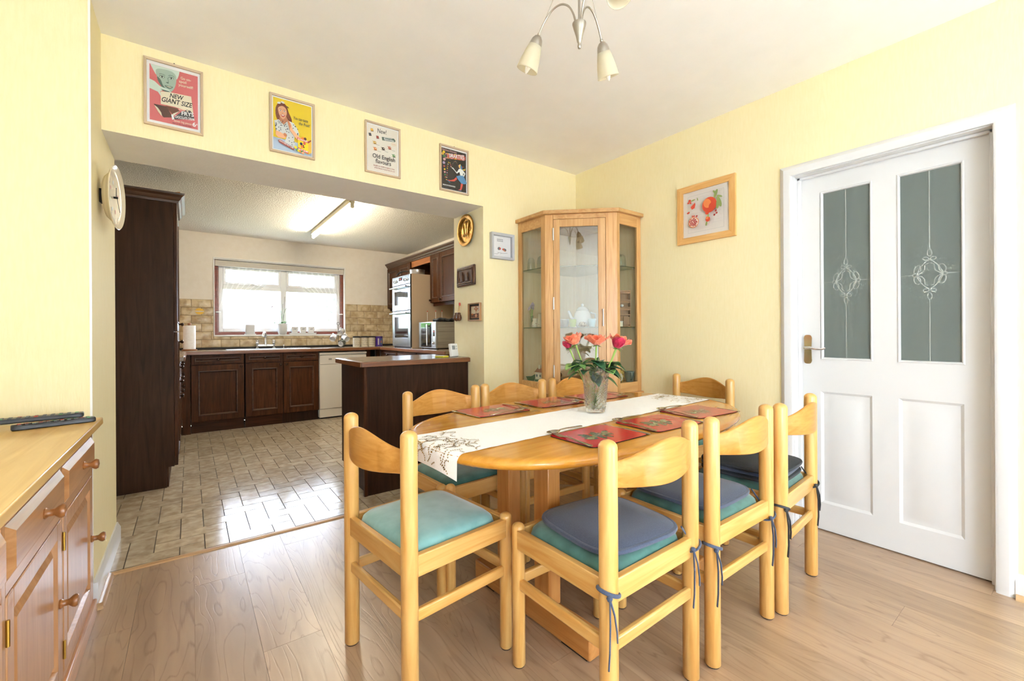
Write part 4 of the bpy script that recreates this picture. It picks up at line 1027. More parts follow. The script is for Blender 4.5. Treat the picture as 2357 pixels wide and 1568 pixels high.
for k in range(7):
    a = k*.9; put('cone', MB().lathe([(.001, -.02), (.014, -.01), (.016, .004), (.008, .018), (.001, .024)], (.028*cos(a)*(k > 0), .028*sin(a)*(k > 0), .06 + .012*(k % 3)), 9), P('dark_cone', '3a261a', .7), pc)
ware('white_mug', 'white mug with big handle on the cabinet floor', 'mug', (-.20, -.60, zd), cupP(.04, .085), PORC, 24, (.038, .045, .028, -1.6))
ware('lattice_pot', 'yellow lattice patterned pot with a pink lid in the cabinet', 'pot', (-.13, -.56, zd), [(.04, 0), (.052, .015), (.052, .085), (.045, .09), (.03, .105), (.008, .115), (.012, .125), (.001, .13)], noisy('yellow_lattice', '8a6a2e', 'd9b85a', (70, 70, 70), 1, 1, .45, .55, .4))
ware('green_mug', 'grey green mug at the right of the cabinet floor', 'mug', (-.065, -.625, zd), cupP(.036, .08), P('grey_green_glaze', '5d6f68', .35), 24, (.034, .042, .024, -2.2))

# ================================================================== framed posters over the opening
FRM = wood('pale_beech_frame', 'c2a98a', 'd3bda0', 'Z', 2, .45); FRMX = wood('pale_beech_frame_x', 'c2a98a', 'd3bda0', 'X', 2, .45)
PGLASS = thin_glass('picture_glass', 'fbfbfb', .5)
INK = {k: P('print_' + k, v, .55) for k, v in dict(white='f3f3f4', red='db7274', cream='ece2c8', black='2c2a2a', teal='a8bfb0', tealdk='5c7468', brown='57392f', brown2='6f4434', dark='3f4247', yellow='f6d52c', blue='b9cfe6', skin='eab088', skindk='c98560', hair='8a4a30', navy='27384f', redlet='a04a3c', green='4f8a55', orange='e8843c', pink='e8b0b4', lilac='b9a6cc', mblack='302c29', skirt='5a8ab4', leg='d05a4c', shirt='dfe3e0', straw='e8c25a', grey='6d7278', paper='efe9dc', gold='e6b84a', hand='cfe0d4').items()}  # red is paled and black lifted by painted-in picture glass glare
def pic(name, label, cat, loc, rz, w_, h_, fw_, fd, frame, mats_, sheet, art_fn, group=None, glass=True):
    t = thing(name, label, cat, loc, rz, group)
    fz, fx = frame
    for sx in (-1, 1):
        x0, x1 = sx*(w_/2 - fw_), sx*w_/2
        put('frame_side', MB().loft([[(x1, 0, -h_/2), (x1, -fd, -h_/2), (x0, -fd*.9, -h_/2 + fw_), (x0, 0, -h_/2 + fw_)][::sx], [(x1, 0, h_/2), (x1, -fd, h_/2), (x0, -fd*.9, h_/2 - fw_), (x0, 0, h_/2 - fw_)][::sx]]), fz, t, bevel=.0008)
        z0, z1 = sx*(h_/2 - fw_), sx*h_/2
        put('frame_rail', MB().loft([[(-w_/2, 0, z1), (-w_/2, -fd, z1), (-w_/2 + fw_, -fd*.9, z0), (-w_/2 + fw_, 0, z0)][::-sx], [(w_/2, 0, z1), (w_/2, -fd, z1), (w_/2 - fw_, -fd*.9, z0), (w_/2 - fw_, 0, z0)][::-sx]]), fx, t, bevel=.0008)
    iw, ih = w_/2 - fw_ + .001, h_/2 - fw_ + .001
    sh = put('sheet', MB().box(-iw, -.006, -ih, iw, -.003, ih), sheet, t, smooth=False)
    a = Art(-.0061); art_fn(a, iw - .001, ih - .001)
    put('printed_art', a, mats_, sh, smooth=False)
    if glass: put('glazing', MB().box(-iw, -fd*.72, -ih, iw, -fd*.72 + .001, ih), PGLASS, t, smooth=False)
    return t
PN = list(INK); PML = [INK[k] for k in PN]; I = {k: i for i, k in enumerate(PN)}
def uv(W, H): return lambda u, v: ((u*2 - 1)*W, (1 - v*2)*H)     # u right, v down, 0..1 over the visible sheet
def art1(a, W, H):
    q = uv(W, H); r = lambda u0, v0, u1, v1, m_: a.rect(*q(u0, v1), *q(u1, v0), I[m_])
    def pl(pts, m_): a.poly([q(*p) for p in pts], I[m_])
    def el(u, v, ru, rv, m_, rot=0): a.ell(*q(u, v), ru*2*W, rv*2*H, I[m_], rot)
    r(.05, .05, .95, .95, 'red')
    # face looking down out of the top left corner, hair cropped by the edge
    cs = lambda pts, n_=6: [tuple(.5*((2*Vector(pts[i])) + (Vector(pts[(i+1) % len(pts)]) - Vector(pts[i-1]))*t_ + (2*Vector(pts[i-1]) - 5*Vector(pts[i]) + 4*Vector(pts[(i+1) % len(pts)]) - Vector(pts[(i+2) % len(pts)]))*t_*t_ + (3*Vector(pts[i]) - Vector(pts[i-1]) - 3*Vector(pts[(i+1) % len(pts)]) + Vector(pts[(i+2) % len(pts)]))*t_**3)) for i in range(len(pts)) for t_ in [k_/n_ for k_ in range(n_)]]
    pl([(.06, .051), (.60, .051), (.585, .12), (.555, .19), (.52, .20), (.16, .20), (.11, .13)], 'hand')
    pl(cs([(.17, .12), (.30, .085), (.46, .09), (.535, .15), (.53, .27), (.49, .37), (.41, .445), (.34, .44), (.25, .36), (.185, .24)]), 'teal')
    pl(cs([(.19, .23), (.25, .27), (.285, .34), (.34, .40), (.335, .435), (.26, .37), (.20, .29)]), 'tealdk')
    for (u_, v_) in ((.275, .215), (.445, .20)):
        el(u_, v_, .050, .020, 'tealdk'); el(u_, v_ + .003, .040, .012, 'hand'); el(u_, v_ + .002, .016, .012, 'black')
        a.line([q(u_ - .055, v_ - .028), q(u_ - .02, v_ - .045), q(u_ + .03, v_ - .042), q(u_ + .055, v_ - .028)], .0022, I['tealdk'])
    a.line([q(.375, .21), q(.395, .27), q(.375, .290)], .0018, I['tealdk']); el(.375, .292, .026, .010, 'tealdk')
    pl(cs([(.32, .350), (.375, .338), (.40, .343), (.425, .335), (.475, .340), (.44, .372), (.385, .382)]), 'tealdk'); pl(cs([(.345, .352), (.40, .350), (.455, .345), (.41, .362)]), 'cream')
    pl([(.05, .30), (.14, .32), (.24, .38), (.40, .40), (.44, .44), (.30, .43), (.24, .46), (.27, .56), (.20, .48), (.05, .45)], 'hand')
    pl([(.24, .42), (.40, .425), (.44, .445), (.31, .445)], 'tealdk')
    pl([(.25, .46), (.40, .44), (.82, .42), (.86, .69), (.52, .66), (.25, .665)], 'cream')
    a.text('NEW', *q(.53, .490), .031, I['black'], .03, .3, .022, w=.27*2*W); a.text('GIANT SIZE', *q(.54, .580), .033, I['black'], .03, .3, .020, w=.58*2*W)
    a.text('Go on-', *q(.72, .155), .019, I['cream'], .02, 0, .014, w=.20*2*W); a.text('spoil', *q(.66, .215), .019, I['cream'], .02, 0, .014, w=.14*2*W); a.text('yourself!', *q(.72, .275), .019, I['cream'], .02, 0, .014, w=.28*2*W)
    pl([(.12, .69), (.36, .685), (.47, .84), (.30, .875), (.22, .80)], 'brown'); pl([(.13, .705), (.20, .74), (.26, .81), (.27, .865), (.20, .80)], 'cream')
    pl([(.34, .675), (.56, .675), (.60, .72), (.46, .79), (.40, .74)], 'brown2'); pl([(.47, .78), (.60, .71), (.54, .76), (.48, .82)], 'cream')
    pl([(.48, .85), (.66, .69), (.80, .66), (.86, .72), (.88, .79), (.50, .865)], 'dark'); pl([(.44, .80), (.47, .79), (.50, .86), (.46, .885)], 'white'); el(.745, .68, .035, .018, 'black'); el(.745, .68, .022, .011, 'cream')
    pl([(.57, .68), (.70, .672), (.70, .695), (.58, .70)], 'red'); a.text('GIANT SIZE', *q(.635, .686), .0085, I['cream'], .02, 0, .01, w=.11*2*W)
    a.text('FRYS', *q(.745, .735), .027, I['white'], .10, .1, .02, w=.24*2*W); a.text('CHOCOLATE CREAM', *q(.695, .812), .0180, I['white'], .10, 0, .02, w=.37*2*W)
    a.text('Seven big pieces', *q(.66, .888), .0150, I['cream'], .0, 0, .008, w=.34*2*W); a.text('6', *q(.875, .885), .030, I['white'], 0, 0, .025); a.text('d', *q(.925, .872), .011, I['white'], 0, 0, .02)
    a.text('Also in 4d and 2d sizes', *q(.64, .93), .009, I['dark'], 0, 0, .008, w=.36*2*W)
def art2(a, W, H):
    q = uv(W, H)
    def pl(pts, m_): a.poly([q(*p) for p in pts], I[m_])
    def el(u, v, ru, rv, m_, rot=0): a.ell(*q(u, v), ru*2*W, rv*2*H, I[m_], rot)
    a.rect(*q(.03, .98), *q(.97, .02), I['yellow']); pl([(.03, .76), (.97, .78), (.97, .98), (.03, .98)], 'blue')
    cs = lambda pts, n_=6: [tuple(.5*((2*Vector(pts[i])) + (Vector(pts[(i+1) % len(pts)]) - Vector(pts[i-1]))*t_ + (2*Vector(pts[i-1]) - 5*Vector(pts[i]) + 4*Vector(pts[(i+1) % len(pts)]) - Vector(pts[(i+2) % len(pts)]))*t_*t_ + (3*Vector(pts[i]) - Vector(pts[i-1]) - 3*Vector(pts[(i+1) % len(pts)]) + Vector(pts[(i+2) % len(pts)]))*t_**3)) for i in range(len(pts)) for t_ in [k_/n_ for k_ in range(n_)]]
    pl(cs([(.09, .22), (.15, .12), (.25, .085), (.35, .13), (.40, .24), (.46, .33), (.48, .40), (.42, .44), (.37, .38), (.25, .42), (.14, .43), (.09, .34)]), 'hair')
    pl(cs([(.21, .33), (.34, .33), (.39, .44), (.28, .49), (.18, .45)]), 'skindk'); pl(cs([(.15, .20), (.25, .15), (.34, .19), (.355, .28), (.31, .365), (.255, .395), (.195, .355), (.155, .28)]), 'skin')
    for u_ in (.205, .295):
        el(u_, .243, .024, .011, 'white'); el(u_, .243, .011, .010, 'navy'); a.line([q(u_ - .028, .224), q(u_, .214), q(u_ + .028, .222)], .0016, I['hair'])
    el(.250, .290, .014, .009, 'skindk'); pl(cs([(.205, .318), (.255, .312), (.315, .312), (.28, .352), (.24, .354)]), 'leg'); pl(cs([(.22, .320), (.26, .318), (.30, .317), (.26, .334)]), 'white')
    el(.17, .11, .045, .018, 'shirt', .3); el(.26, .085, .045, .018, 'shirt', -.2); el(.38, .15, .03, .008, 'navy', -.6)
    pl([(.05, .46), (.16, .42), (.28, .50), (.38, .40), (.52, .42), (.60, .50), (.66, .60), (.64, .66), (.55, .66), (.53, .74), (.57, .88), (.30, .82), (.36, .68), (.22, .66), (.10, .66)], 'shirt')
    rr_ = random.Random(4)
    for k in range(70):
        u, v = rr_.uniform(.07, .62), rr_.uniform(.44, .86)
        if (v < .65 and u > .06 + .0*(v)) or (.36 < u < .55):
            if v < .5 and u < .13: continue
            if v > .66 and u < .36: continue
            el(u, v, .011, .009, 'navy')
    pl([(.09, .64), (.20, .66), (.26, .68), (.32, .66), (.34, .72), (.28, .76), (.14, .76), (.08, .72)], 'skin'); el(.31, .69, .04, .035, 'skindk', .5)
    pl([(.36, .42), (.44, .44), (.50, .56), (.64, .66), (.70, .68), (.64, .74), (.56, .70), (.42, .58)], 'skin'); pl([(.36, .42), (.40, .40), (.45, .50), (.42, .56)], 'skindk')
    a.text('You can taste', *q(.69, .33), .024, I['navy'], 0, .25, .008, w=.36*2*W); a.text('the Fruit!', *q(.78, .41), .024, I['navy'], 0, .25, .008, w=.28*2*W)
    pl([(.62, .70), (.88, .72), (.88, .96), (.62, .90)], 'yellow'); pl([(.88, .72), (.96, .69), (.96, .92), (.88, .96)], 'gold')
    pl([(.60, .68), (.88, .71), (.88, .75), (.60, .72)], 'leg'); pl([(.62, .865), (.88, .91), (.88, .955), (.62, .905)], 'leg'); pl([(.88, .71), (.95, .67), (.95, .70), (.88, .75)], 'redlet')
    a.text('ROWNTREES', *q(.74, .716), .0125, I['white'], -.06, 0, .02, w=.24*2*W); a.text('FRUIT GUMS', *q(.75, .910), .0125, I['white'], -.1, 0, .02, w=.24*2*W)
    for u, v, c in ((.70, .79, 'navy'), (.78, .77, 'leg'), (.76, .83, 'mblack'), (.72, .84, 'orange'), (.80, .82, 'yellow'), (.74, .68, 'orange'), (.80, .68, 'brown2')): el(u, v, .035, .028, c)
    pl([(.14, .815), (.18, .80), (.52, .90), (.52, .945), (.16, .855)], 'redlet'); a.text('ROWNTREES FRUIT GUMS', *q(.335, .865), .0105, I['white'], -.36, 0, .012, w=.36*2*W)
    for u, v, c in ((.56, .88, 'yellow'), (.60, .92, 'green'), (.64, .93, 'yellow'), (.68, .94, 'orange'), (.72, .94, 'green'), (.74, .96, 'skin')): el(u, v, .035, .026, c)
def art3(a, W, H):
    q = uv(W, H)
    def pl(pts, m_): a.poly([q(*p) for p in pts], I[m_])
    def el(u, v, ru, rv, m_, rot=0): a.ell(*q(u, v), ru*2*W, rv*2*H, I[m_], rot)
    a.rect(*q(.03, .98), *q(.97, .02), I['paper'])
    a.text('New!', *q(.47, .115), .042, I['black'], .02, .08, .006, w=.28*2*W)
    def sweet(u, v, c, wrap=True, rot=0.):
        if wrap:
            for du, dv in ((-.075, -.03), (.075, -.02), (-.07, .035), (.07, .035)): pl([(u, v - .02), (u + du, v + dv), (u, v + .02)], c)
            el(u, v, .065, .032, 'cream', .2)
        pl([(u - .045, v - .025), (u + .03, v - .03), (u + .05, v + .018), (u - .028, v + .028)], c); pl([(u - .028, v + .028), (u + .05, v + .018), (u + .05, v + .028), (u - .028, v + .038)], 'brown2')
        if wrap: el(u + .008, v - .004, .014, .010, 'cream')
    sweet(.16, .13, 'gold', False); sweet(.10, .235, 'grey', False); sweet(.33, .255, 'redlet', False)
    pl([(.46, .225), (.85, .195), (.90, .235), (.88, .265), (.48, .295)], 'tealdk'); a.text('Spangles', *q(.69, .252), .016, I['white'], .06, 0, .02, w=.32*2*W); a.line([q(.53, .232), q(.80, .210)], .0022, I['white'])
    el(.84, .325, .075, .032, 'gold'); el(.84, .325, .070, .029, 'paper'); a.line([q(.79, .325), q(.89, .325)], .0018, I['orange'])
    sweet(.24, .385, 'gold'); sweet(.50, .475, 'mblack'); sweet(.70, .425, 'leg'); sweet(.25, .52, 'orange'); sweet(.83, .575, 'green')
    for u, v in ((.33, .43), (.60, .53), (.82, .47), (.38, .56)): a.line([q(u - .05, v), q(u + .05, v)], .0014, I['grey'])
    a.text('Old English', *q(.52, .672), .038, I['black'], 0, .02, .006, w=.70*2*W); a.text('flavours', *q(.50, .775), .038, I['black'], 0, .02, .006, w=.48*2*W)
    a.text('Spangles are double wrapped to keep', *q(.52, .87), .0125, I['redlet'], 0, .1, .006, w=.66*2*W); a.text('all the flavour in and all the dirt out!', *q(.54, .918), .0125, I['redlet'], 0, .1, .006, w=.64*2*W)
def art4(a, W, H):
    q = uv(W, H)
    def pl(pts, m_): a.poly([q(*p) for p in pts], I[m_])
    def el(u, v, ru, rv, m_, rot=0): a.ell(*q(u, v), ru*2*W, rv*2*H, I[m_], rot)
    a.rect(*q(.01, .98), *q(.965, .035), I['mblack'])
    a.text('Delicious Chocolate', *q(.32, .075), .020, I['pink'], 0, .1, .006, w=.56*2*W)
    pl([(.16, .15), (.86, .09), (.94, .12), (.94, .19), (.86, .215), (.16, .27)], 'leg')
    for u, c in ((.22, 'gold'), (.36, 'pink'), (.50, 'yellow'), (.66, 'orange'), (.80, 'pink')):
        pl([(u, .145 - (u - .16)*.085), (u + .09, .138 - (u - .16)*.085), (u + .09, .160 - (u - .16)*.085), (u, .167 - (u - .16)*.085)], c); pl([(u, .25 - (u - .16)*.07), (u + .09, .243 - (u - .16)*.07), (u + .09, .26 - (u - .16)*.07), (u, .268 - (u - .16)*.07)], c)
    el(.19, .21, .05, .062, 'pink'); el(.19, .21, .035, .048, 'brown'); a.text('SMARTIES', *q(.585, .170), .038, I['white'], .10, 0, .025, w=.60*2*W)
    for i_, (u, v, c) in enumerate(((.10, .135, 'yellow'), (.06, .18, 'gold'), (.11, .225, 'green'), (.12, .30, 'pink'), (.10, .385, 'lilac'), (.11, .465, 'leg'), (.125, .535, 'yellow'), (.13, .60, 'pink'), (.14, .66, 'green'), (.155, .715, 'orange'), (.19, .77, 'yellow'), (.20, .715, 'cream'), (.21, .66, 'leg'), (.215, .605, 'lilac'), (.225, .55, 'leg'), (.225, .50, 'yellow'), (.235, .45, 'orange'), (.25, .40, 'cream'), (.27, .355, 'yellow'), (.325, .36, 'straw'), (.345, .40, 'leg'), (.36, .44, 'pink'))):
        s_ = .05 if i_ < 5 else (.034 if i_ < 9 else .020)
        el(u, v, s_, s_*.62, c, .4)
    for k in range(12):
        t_ = k/11; el(lerp(.39, .66, t_), .44 - .14*sin(PI*t_) - .02*t_, .008, .006, ('yellow', 'leg', 'cream', 'lilac')[k % 4])
    pl([(.36, .46), (.44, .455), (.50, .50), (.58, .545), (.66, .455), (.74, .43), (.82, .46), (.92, .53), (.86, .61), (.80, .62), (.78, .62), (.72, .60), (.68, .52), (.58, .575), (.46, .50)], 'shirt'); pl([(.83, .53), (.87, .54), (.82, .60)], 'mblack')
    el(.70, .39, .045, .045, 'skin', .3); pl([(.70, .33), (.76, .36), (.80, .41), (.78, .45), (.73, .44)], 'skirt'); pl([(.66, .40), (.72, .32), (.73, .36), (.69, .42)], 'straw'); pl([(.80, .43), (.87, .44), (.92, .40), (.91, .455), (.84, .465)], 'straw'); el(.82, .385, .02, .013, 'leg')
    pl([(.55, .645), (.70, .60), (.83, .595), (.95, .72), (.97, .76), (.88, .79), (.76, .79), (.64, .72)], 'skirt')
    pl([(.20, .775), (.34, .765), (.46, .73), (.55, .665), (.60, .705), (.48, .775), (.30, .795)], 'leg'); pl([(.18, .78), (.24, .785), (.33, .815), (.30, .83)], 'skirt')
    pl([(.74, .79), (.82, .79), (.78, .90), (.74, .955), (.62, .965), (.70, .93)], 'leg'); pl([(.60, .965), (.75, .95), (.76, .968)], 'skirt')
    a.text('MADE BY ROWNTREES', *q(.28, .905), .0125, I['white'], 0, 0, .02, w=.47*2*W)
for nm, lab, x, fn, sh in (('framed_poster', 'glare-paled red framed chocolate advert reading NEW GIANT SIZE, leftmost over the opening', -2.818, art1, INK['white']),
                           ('framed_poster', 'yellow framed fruit gum advert with a woman in a spotted blouse', -2.283, art2, INK['white']),
                           ('framed_poster', 'cream framed sweets advert reading Old English flavours', -1.755, art3, INK['white']),
                           ('framed_poster', 'black framed sweets advert with a kicking girl in blue skirt', -1.232, art4, INK['white'])):
    pic(nm, lab, 'picture', (x, -.0006, 2.302 if x < -1.3 else 2.287), 0, .234, .326, .0115, .016, (FRM, FRMX), PML, sh, fn, 'framed sweet adverts above the opening')
    if x in (-2.818, -1.232):
        put('hook', MB().cyl((0, 0, .166), (0, -.008, .168), .003, None, 8), BLACKR, [o for o in COL.objects if o.get('label') == lab][0])
# bird picture in a grey box frame
GREYF = P('grey_box_frame', 'b9babd', .5)
def artb(a, W, H):
    q = uv(W, H); [a.rect(*q(.26 + .055*k, v + .022), *q(.26 + .055*k + .035, v - .022), I['grey']) for v in (.16, .235) for k in range(6)]
    a.ell(*q(.36, .60), .0135, .0115, I['grey'], .5); a.ell(*q(.42, .60), .007, .009, I['leg']); a.ell(*q(.66, .64), .016, .0115, I['skindk'], -.4); a.ell(*q(.70, .62), .012, .007, I['grey'], -.5); a.ell(*q(.57, .62), .007, .007, I['leg'])
    a.line([q(.10, .86), q(.26, .87), q(.36, .80), q(.55, .82), q(.82, .78)], .0016, I['black']); a.line([q(.25, .78), q(.36, .81)], .0012, I['black']); a.line([q(.42, .90), q(.48, .82)], .0012, I['black'])
pic('box_frame_picture', 'small grey box frame with two robins on a twig', 'picture', (-.820, -.0006, 1.783), 0, .214, .200, .020, .034, (GREYF, GREYF), PML, INK['white'], artb)
# pomegranate print
PFR = wood('light_pine_frame', 'd0984f', 'e3b878', 'Z', 1.5, .4); PFX = wood('light_pine_frame_x', 'd0984f', 'e3b878', 'X', 1.5, .4)
PML2 = PML + [P('print_pom', 'cf4a30', .6), P('print_pom2', 'e8884c', .6), P('print_seed', 'b8443c', .6), P('print_leaf', '8fa05c', .6), P('print_script', 'b8b6b2', .6), P('print_mount', 'efe9e2', .7)]
n0 = len(PML)
def artp(a, W, H):
    q = uv(W, H); PO, P2, SE, LE, SC, MO = range(n0, n0 + 6)
    def el(u, v, ru, rv, m_, rot=0): a.ell(*q(u, v), ru*2*W, rv*2*H, m_, rot)
    a.line([q(.11, .10), q(.89, .10), q(.89, .90), q(.11, .90), q(.11, .10)], .0012, SC)
    rr_ = random.Random(2)
    for (u0, u1, v) in ((.28, .55, .16), (.45, .7, .19), (.7, .88, .13), (.14, .22, .42), (.18, .45, .50), (.2, .42, .55), (.45, .55, .62), (.46, .56, .70), (.62, .86, .72), (.58, .86, .78), (.16, .5, .84), (.3, .6, .87), (.72, .86, .50), (.78, .87, .56)):
        pts = [q(lerp(u0, u1, k/14), v + rr_.uniform(-.012, .012)) for k in range(15)]; a.line(pts, .0007, SC)
    el(.625, .40, .155, .165, PO); el(.58, .36, .08, .10, P2, .4); el(.68, .45, .07, .09, PO); a.poly([q(.53, .55), q(.57, .51), q(.62, .56), q(.60, .60), q(.55, .59)], PO)
    for k, (u, v, L, rot) in enumerate(((.76, .20, .09, 1.2), (.84, .27, .06, -.4), (.83, .38, .12, 1.9), (.80, .42, .10, 1.5), (.74, .17, .06, 2.2), (.27, .22, .05, .2), (.37, .22, .035, 1.8))): el(u, v, L, L*.34, LE, rot)
    el(.28, .70, .115, .115, P2); el(.28, .70, .10, .10, I['paper'])
    for k in range(26):
        an = k*2.4; d = .085*math.sqrt((k + 1)/26); el(.28 + d*cos(an), .70 + d*sin(an), .016, .014, SE)
    a.poly([q(.24, .585), q(.26, .54), q(.28, .57), q(.30, .54), q(.32, .585)], PO)
    a.poly([q(.22, .36), q(.32, .28), q(.33, .33), q(.31, .40), q(.25, .42)], PO); el(.20, .22, .03, .03, PO); el(.17, .26, .025, .02, PO); el(.22, .27, .02, .02, PO); el(.17, .475, .035, .022, PO, .3)
    el(.60, .70, .05, .055, PO); el(.61, .63, .018, .035, LE); el(.57, .79, .02, .045, LE, -.3); el(.585, .67, .03, .03, P2)
    for u, v in ((.77, .56), (.785, .61), (.74, .64), (.36, .585)): el(u, v, .022, .02, SE, .5)
pic('framed_print', 'square pine framed pomegranate print on the yellow wall', 'picture', (-.0006, -1.208, 1.916), -PI/2, .403, .394, .042, .018, (PFR, PFX), PML2, PML2[-1], artp)

# ================================================================== things on the side of the opening
BRASS = noisy('embossed_brass', '8a6220', 'c99a3e', (60, 60, 60), 1, 3, .3, .7, .28, .9, (55, 55, 55), .004, 1.0)
BRASSR = noisy('hammered_brass_rim', '96702c', 'b98c40', (80, 80, 80), 1, 3, .3, .7, .35, .7, (160, 160, 160), .002, 1.0)
JX = XJ - .0006
pt = thing('brass_wall_plate', 'round embossed brass plate hung at the side of the opening', 'plate', (JX, .238, 1.934), -PI/2)
Mx = RX(PI/2)
put('rim', MB().lathe([(.092, .010), (.100, .016), (.122, .020), (.127, .018), (.127, .014), (.120, .010), (.09, .002)], (0, 0, 0), 48, Mx, False, False), BRASSR, pt, ang=60)
def em(u, v):
    r = .095*v; a = 2*PI*u; h = .008*(1 - v**4)*0 + (.010 if v < .97 else .011)
    x, z = r*cos(a), r*sin(a)
    rel_ = sum(.007*math.exp(-((x - cx_)/wx_)**2 - ((z - cz_)/wz_)**2) for cx_, cz_, wx_, wz_ in ((-.035, .01, .014, .045), (0.0, .015, .013, .05), (.03, .005, .014, .045), (.01, .055, .03, .012), (-.01, -.035, .06, .008), (.045, .04, .01, .02), (-.05, .04, .012, .02)))
    return (x, -(.006 + rel_ if v < .98 else .012), z)
put('relief', MB().grid(em, 72, 30), BRASS, pt, ang=180)
PLQ = noisy('dark_carved_wood', '2e1c10', '6b452a', (50, 50, 20), 1, 4, .3, .7, .42, .5, (120, 120, 40), .002)
pq = thing('carved_plaque', 'dark carved wooden plaque of boats below the brass plate', 'plaque', (JX, .243, 1.568), -PI/2)
put('plaque_board', MB().loft([[(-.132, 0, -.078), (.138, 0, -.076), (.135, 0, .080), (-.128, 0, .078)], [(-.134, -.014, -.080), (.140, -.014, -.078), (.137, -.014, .082), (-.130, -.014, .080)], [(-.126, -.022, -.072), (.132, -.022, -.070), (.129, -.022, .074), (-.122, -.022, .072)]][::-1]), PLQ, pq, bevel=.004)
put('carved_border', MB().tube([(-.112, -.022, -.056), (.112, -.022, -.056), (.112, -.022, .055), (-.108, -.022, .055)], .006, 8, True), PLQ, pq)
for (x, w_, h_) in ((-.035, .036, .085), (.045, .034, .075), (-.085, .024, .045)):
    put('carved_sail', MB().loft([[(x - w_, -.021, -.045), (x + w_, -.021, -.045), (x, -.021, -.045 + h_)], [(x - w_*.7, -.031, -.042), (x + w_*.5, -.031, -.042), (x, -.031, -.05 + h_)]][::-1]), PLQ, pq, bevel=.003)
put('carved_waves', MB().tube([(-.105 + .21*i/20, -.022, -.048 + .004*sin(i*1.3)) for i in range(21)], .006, 6), PLQ, pq)
bg_ = thing('boxing_gloves_ornament', 'tiny pair of brown boxing gloves hanging on a red hook', 'ornament', (JX, .352, 1.352), -PI/2)
BGL = P('brown_leather', '5f3a22', .35, coat=.3)
put('hook', MB().box(-.006, -.012, -.012, .006, 0, .012), P('red_hook', 'c23a22', .4), bg_, bevel=.002)
for sx in (-1, 1):
    put('cord', MB().tube([(0, -.010, -.004), (sx*.008, -.012, -.04), (sx*.015, -.014, -.075)], .0016, 6), P('cord_tan', 'b98a52', .7), bg_)
    gl_ = put('glove', MB().lathe([(.004, .0), (.014, -.004), (.014, -.016), (.019, -.026), (.023, -.045), (.019, -.062), (.008, -.071), (.001, -.072)][::-1], (sx*.020, -.024, -.068), 14), BGL, bg_, ang=60)
    put('thumb', MB().tube([(sx*.030, -.036, -.092), (sx*.034, -.043, -.108), (sx*.030, -.045, -.122)], [.006, .008, .006], 8), BGL, gl_)
def artsm(a, W, H):
    q = uv(W, H); a.rect(*q(.0, 1), *q(1, 0), I['mblack']); a.rect(*q(.12, .88), *q(.88, .12), I['skindk']); a.rect(*q(.15, .85), *q(.85, .15), I['cream'])
    a.poly([q(.15, .60), q(.4, .62), q(.85, .58), q(.85, .85), q(.15, .85)], I['brown2']); a.line([q(.64, .78), q(.60, .45), q(.62, .30)], .006, I['skindk'])
    for k in range(6): a.ell(*q(.62 + .12*cos(k), .30 + .07*sin(k)), .016, .005, I['skindk'], k)
    a.ell(*q(.62, .74), .016, .012, I['skin']); a.ell(*q(.28, .64), .012, .006, I['orange'])
pic('small_scene_picture', 'tiny framed palm tree scene beside the boxing gloves', 'picture', (JX, .115, 1.278), -PI/2, .172, .138, .009, .020, (wood('tan_box_frame', '9a7148', 'b98d5e', 'Z', 2, .4), wood('tan_box_frame_x', '9a7148', 'b98d5e', 'X', 2, .4)), PML, INK['mblack'], artsm)

# ================================================================== wall clock on the left side of the opening
ck = thing('wall_clock', 'cream ceramic plate clock on the left side of the opening', 'clock', (XL + .0006, -.055, 1.748), math.acos(.10))
CLK = P('glazed_cream_ceramic', 'ddd0b4', .22, coat=.15)
put('mount', MB().box(-.022, -.022, -.03, .022, -.001, .03), BLACKR, ck)
put('plate', MB().lathe([(.001, .020), (.07, .022), (.095, .026), (.108, .038), (.118, .046), (.143, .056), (.145, .059), (.142, .061), (.130, .050), (.110, .0485), (.02, .047), (.001, .047)][::-1], (0, 0, 0), 64, Mx), CLK, ck, ang=60)
ca = Art(-.0625)
CKM = [P('clock_numeral', '5a574c', .4), P('clock_red', '8e2c22', .4), P('clock_green', '9aa878', .4), P('clock_blue', '9aaeb8', .4), BLACKR]
for h in range(1, 13):
    an = PI/2 - h*PI/6; ca.y = -.0508; ca.text(str(h), .108*cos(an), .108*sin(an), .036, 0, 0, .1, 0)
for k in range(8):
    an = k*PI/4 + .3; ca.y = -.0488; ca.ell(.066*cos(an), .066*sin(an), .010, .008, 1 + k % 3, an)
put('dial_print', ca, CKM, ck, smooth=False)
put('hour_hand', MB().box(-.003, -.057, -.004, .003, -.055, .045), BLACKR, ck); put('minute_hand', MB().xform(T(0, 0, 0)).box(-.002, -.059, -.004, .002, -.0575, .075).xform(RY(2.4)), BLACKR, ck); put('hub', MB().cyl((0, -.047, 0), (0, -.062, 0), .005, None, 12), BLACKR, ck)

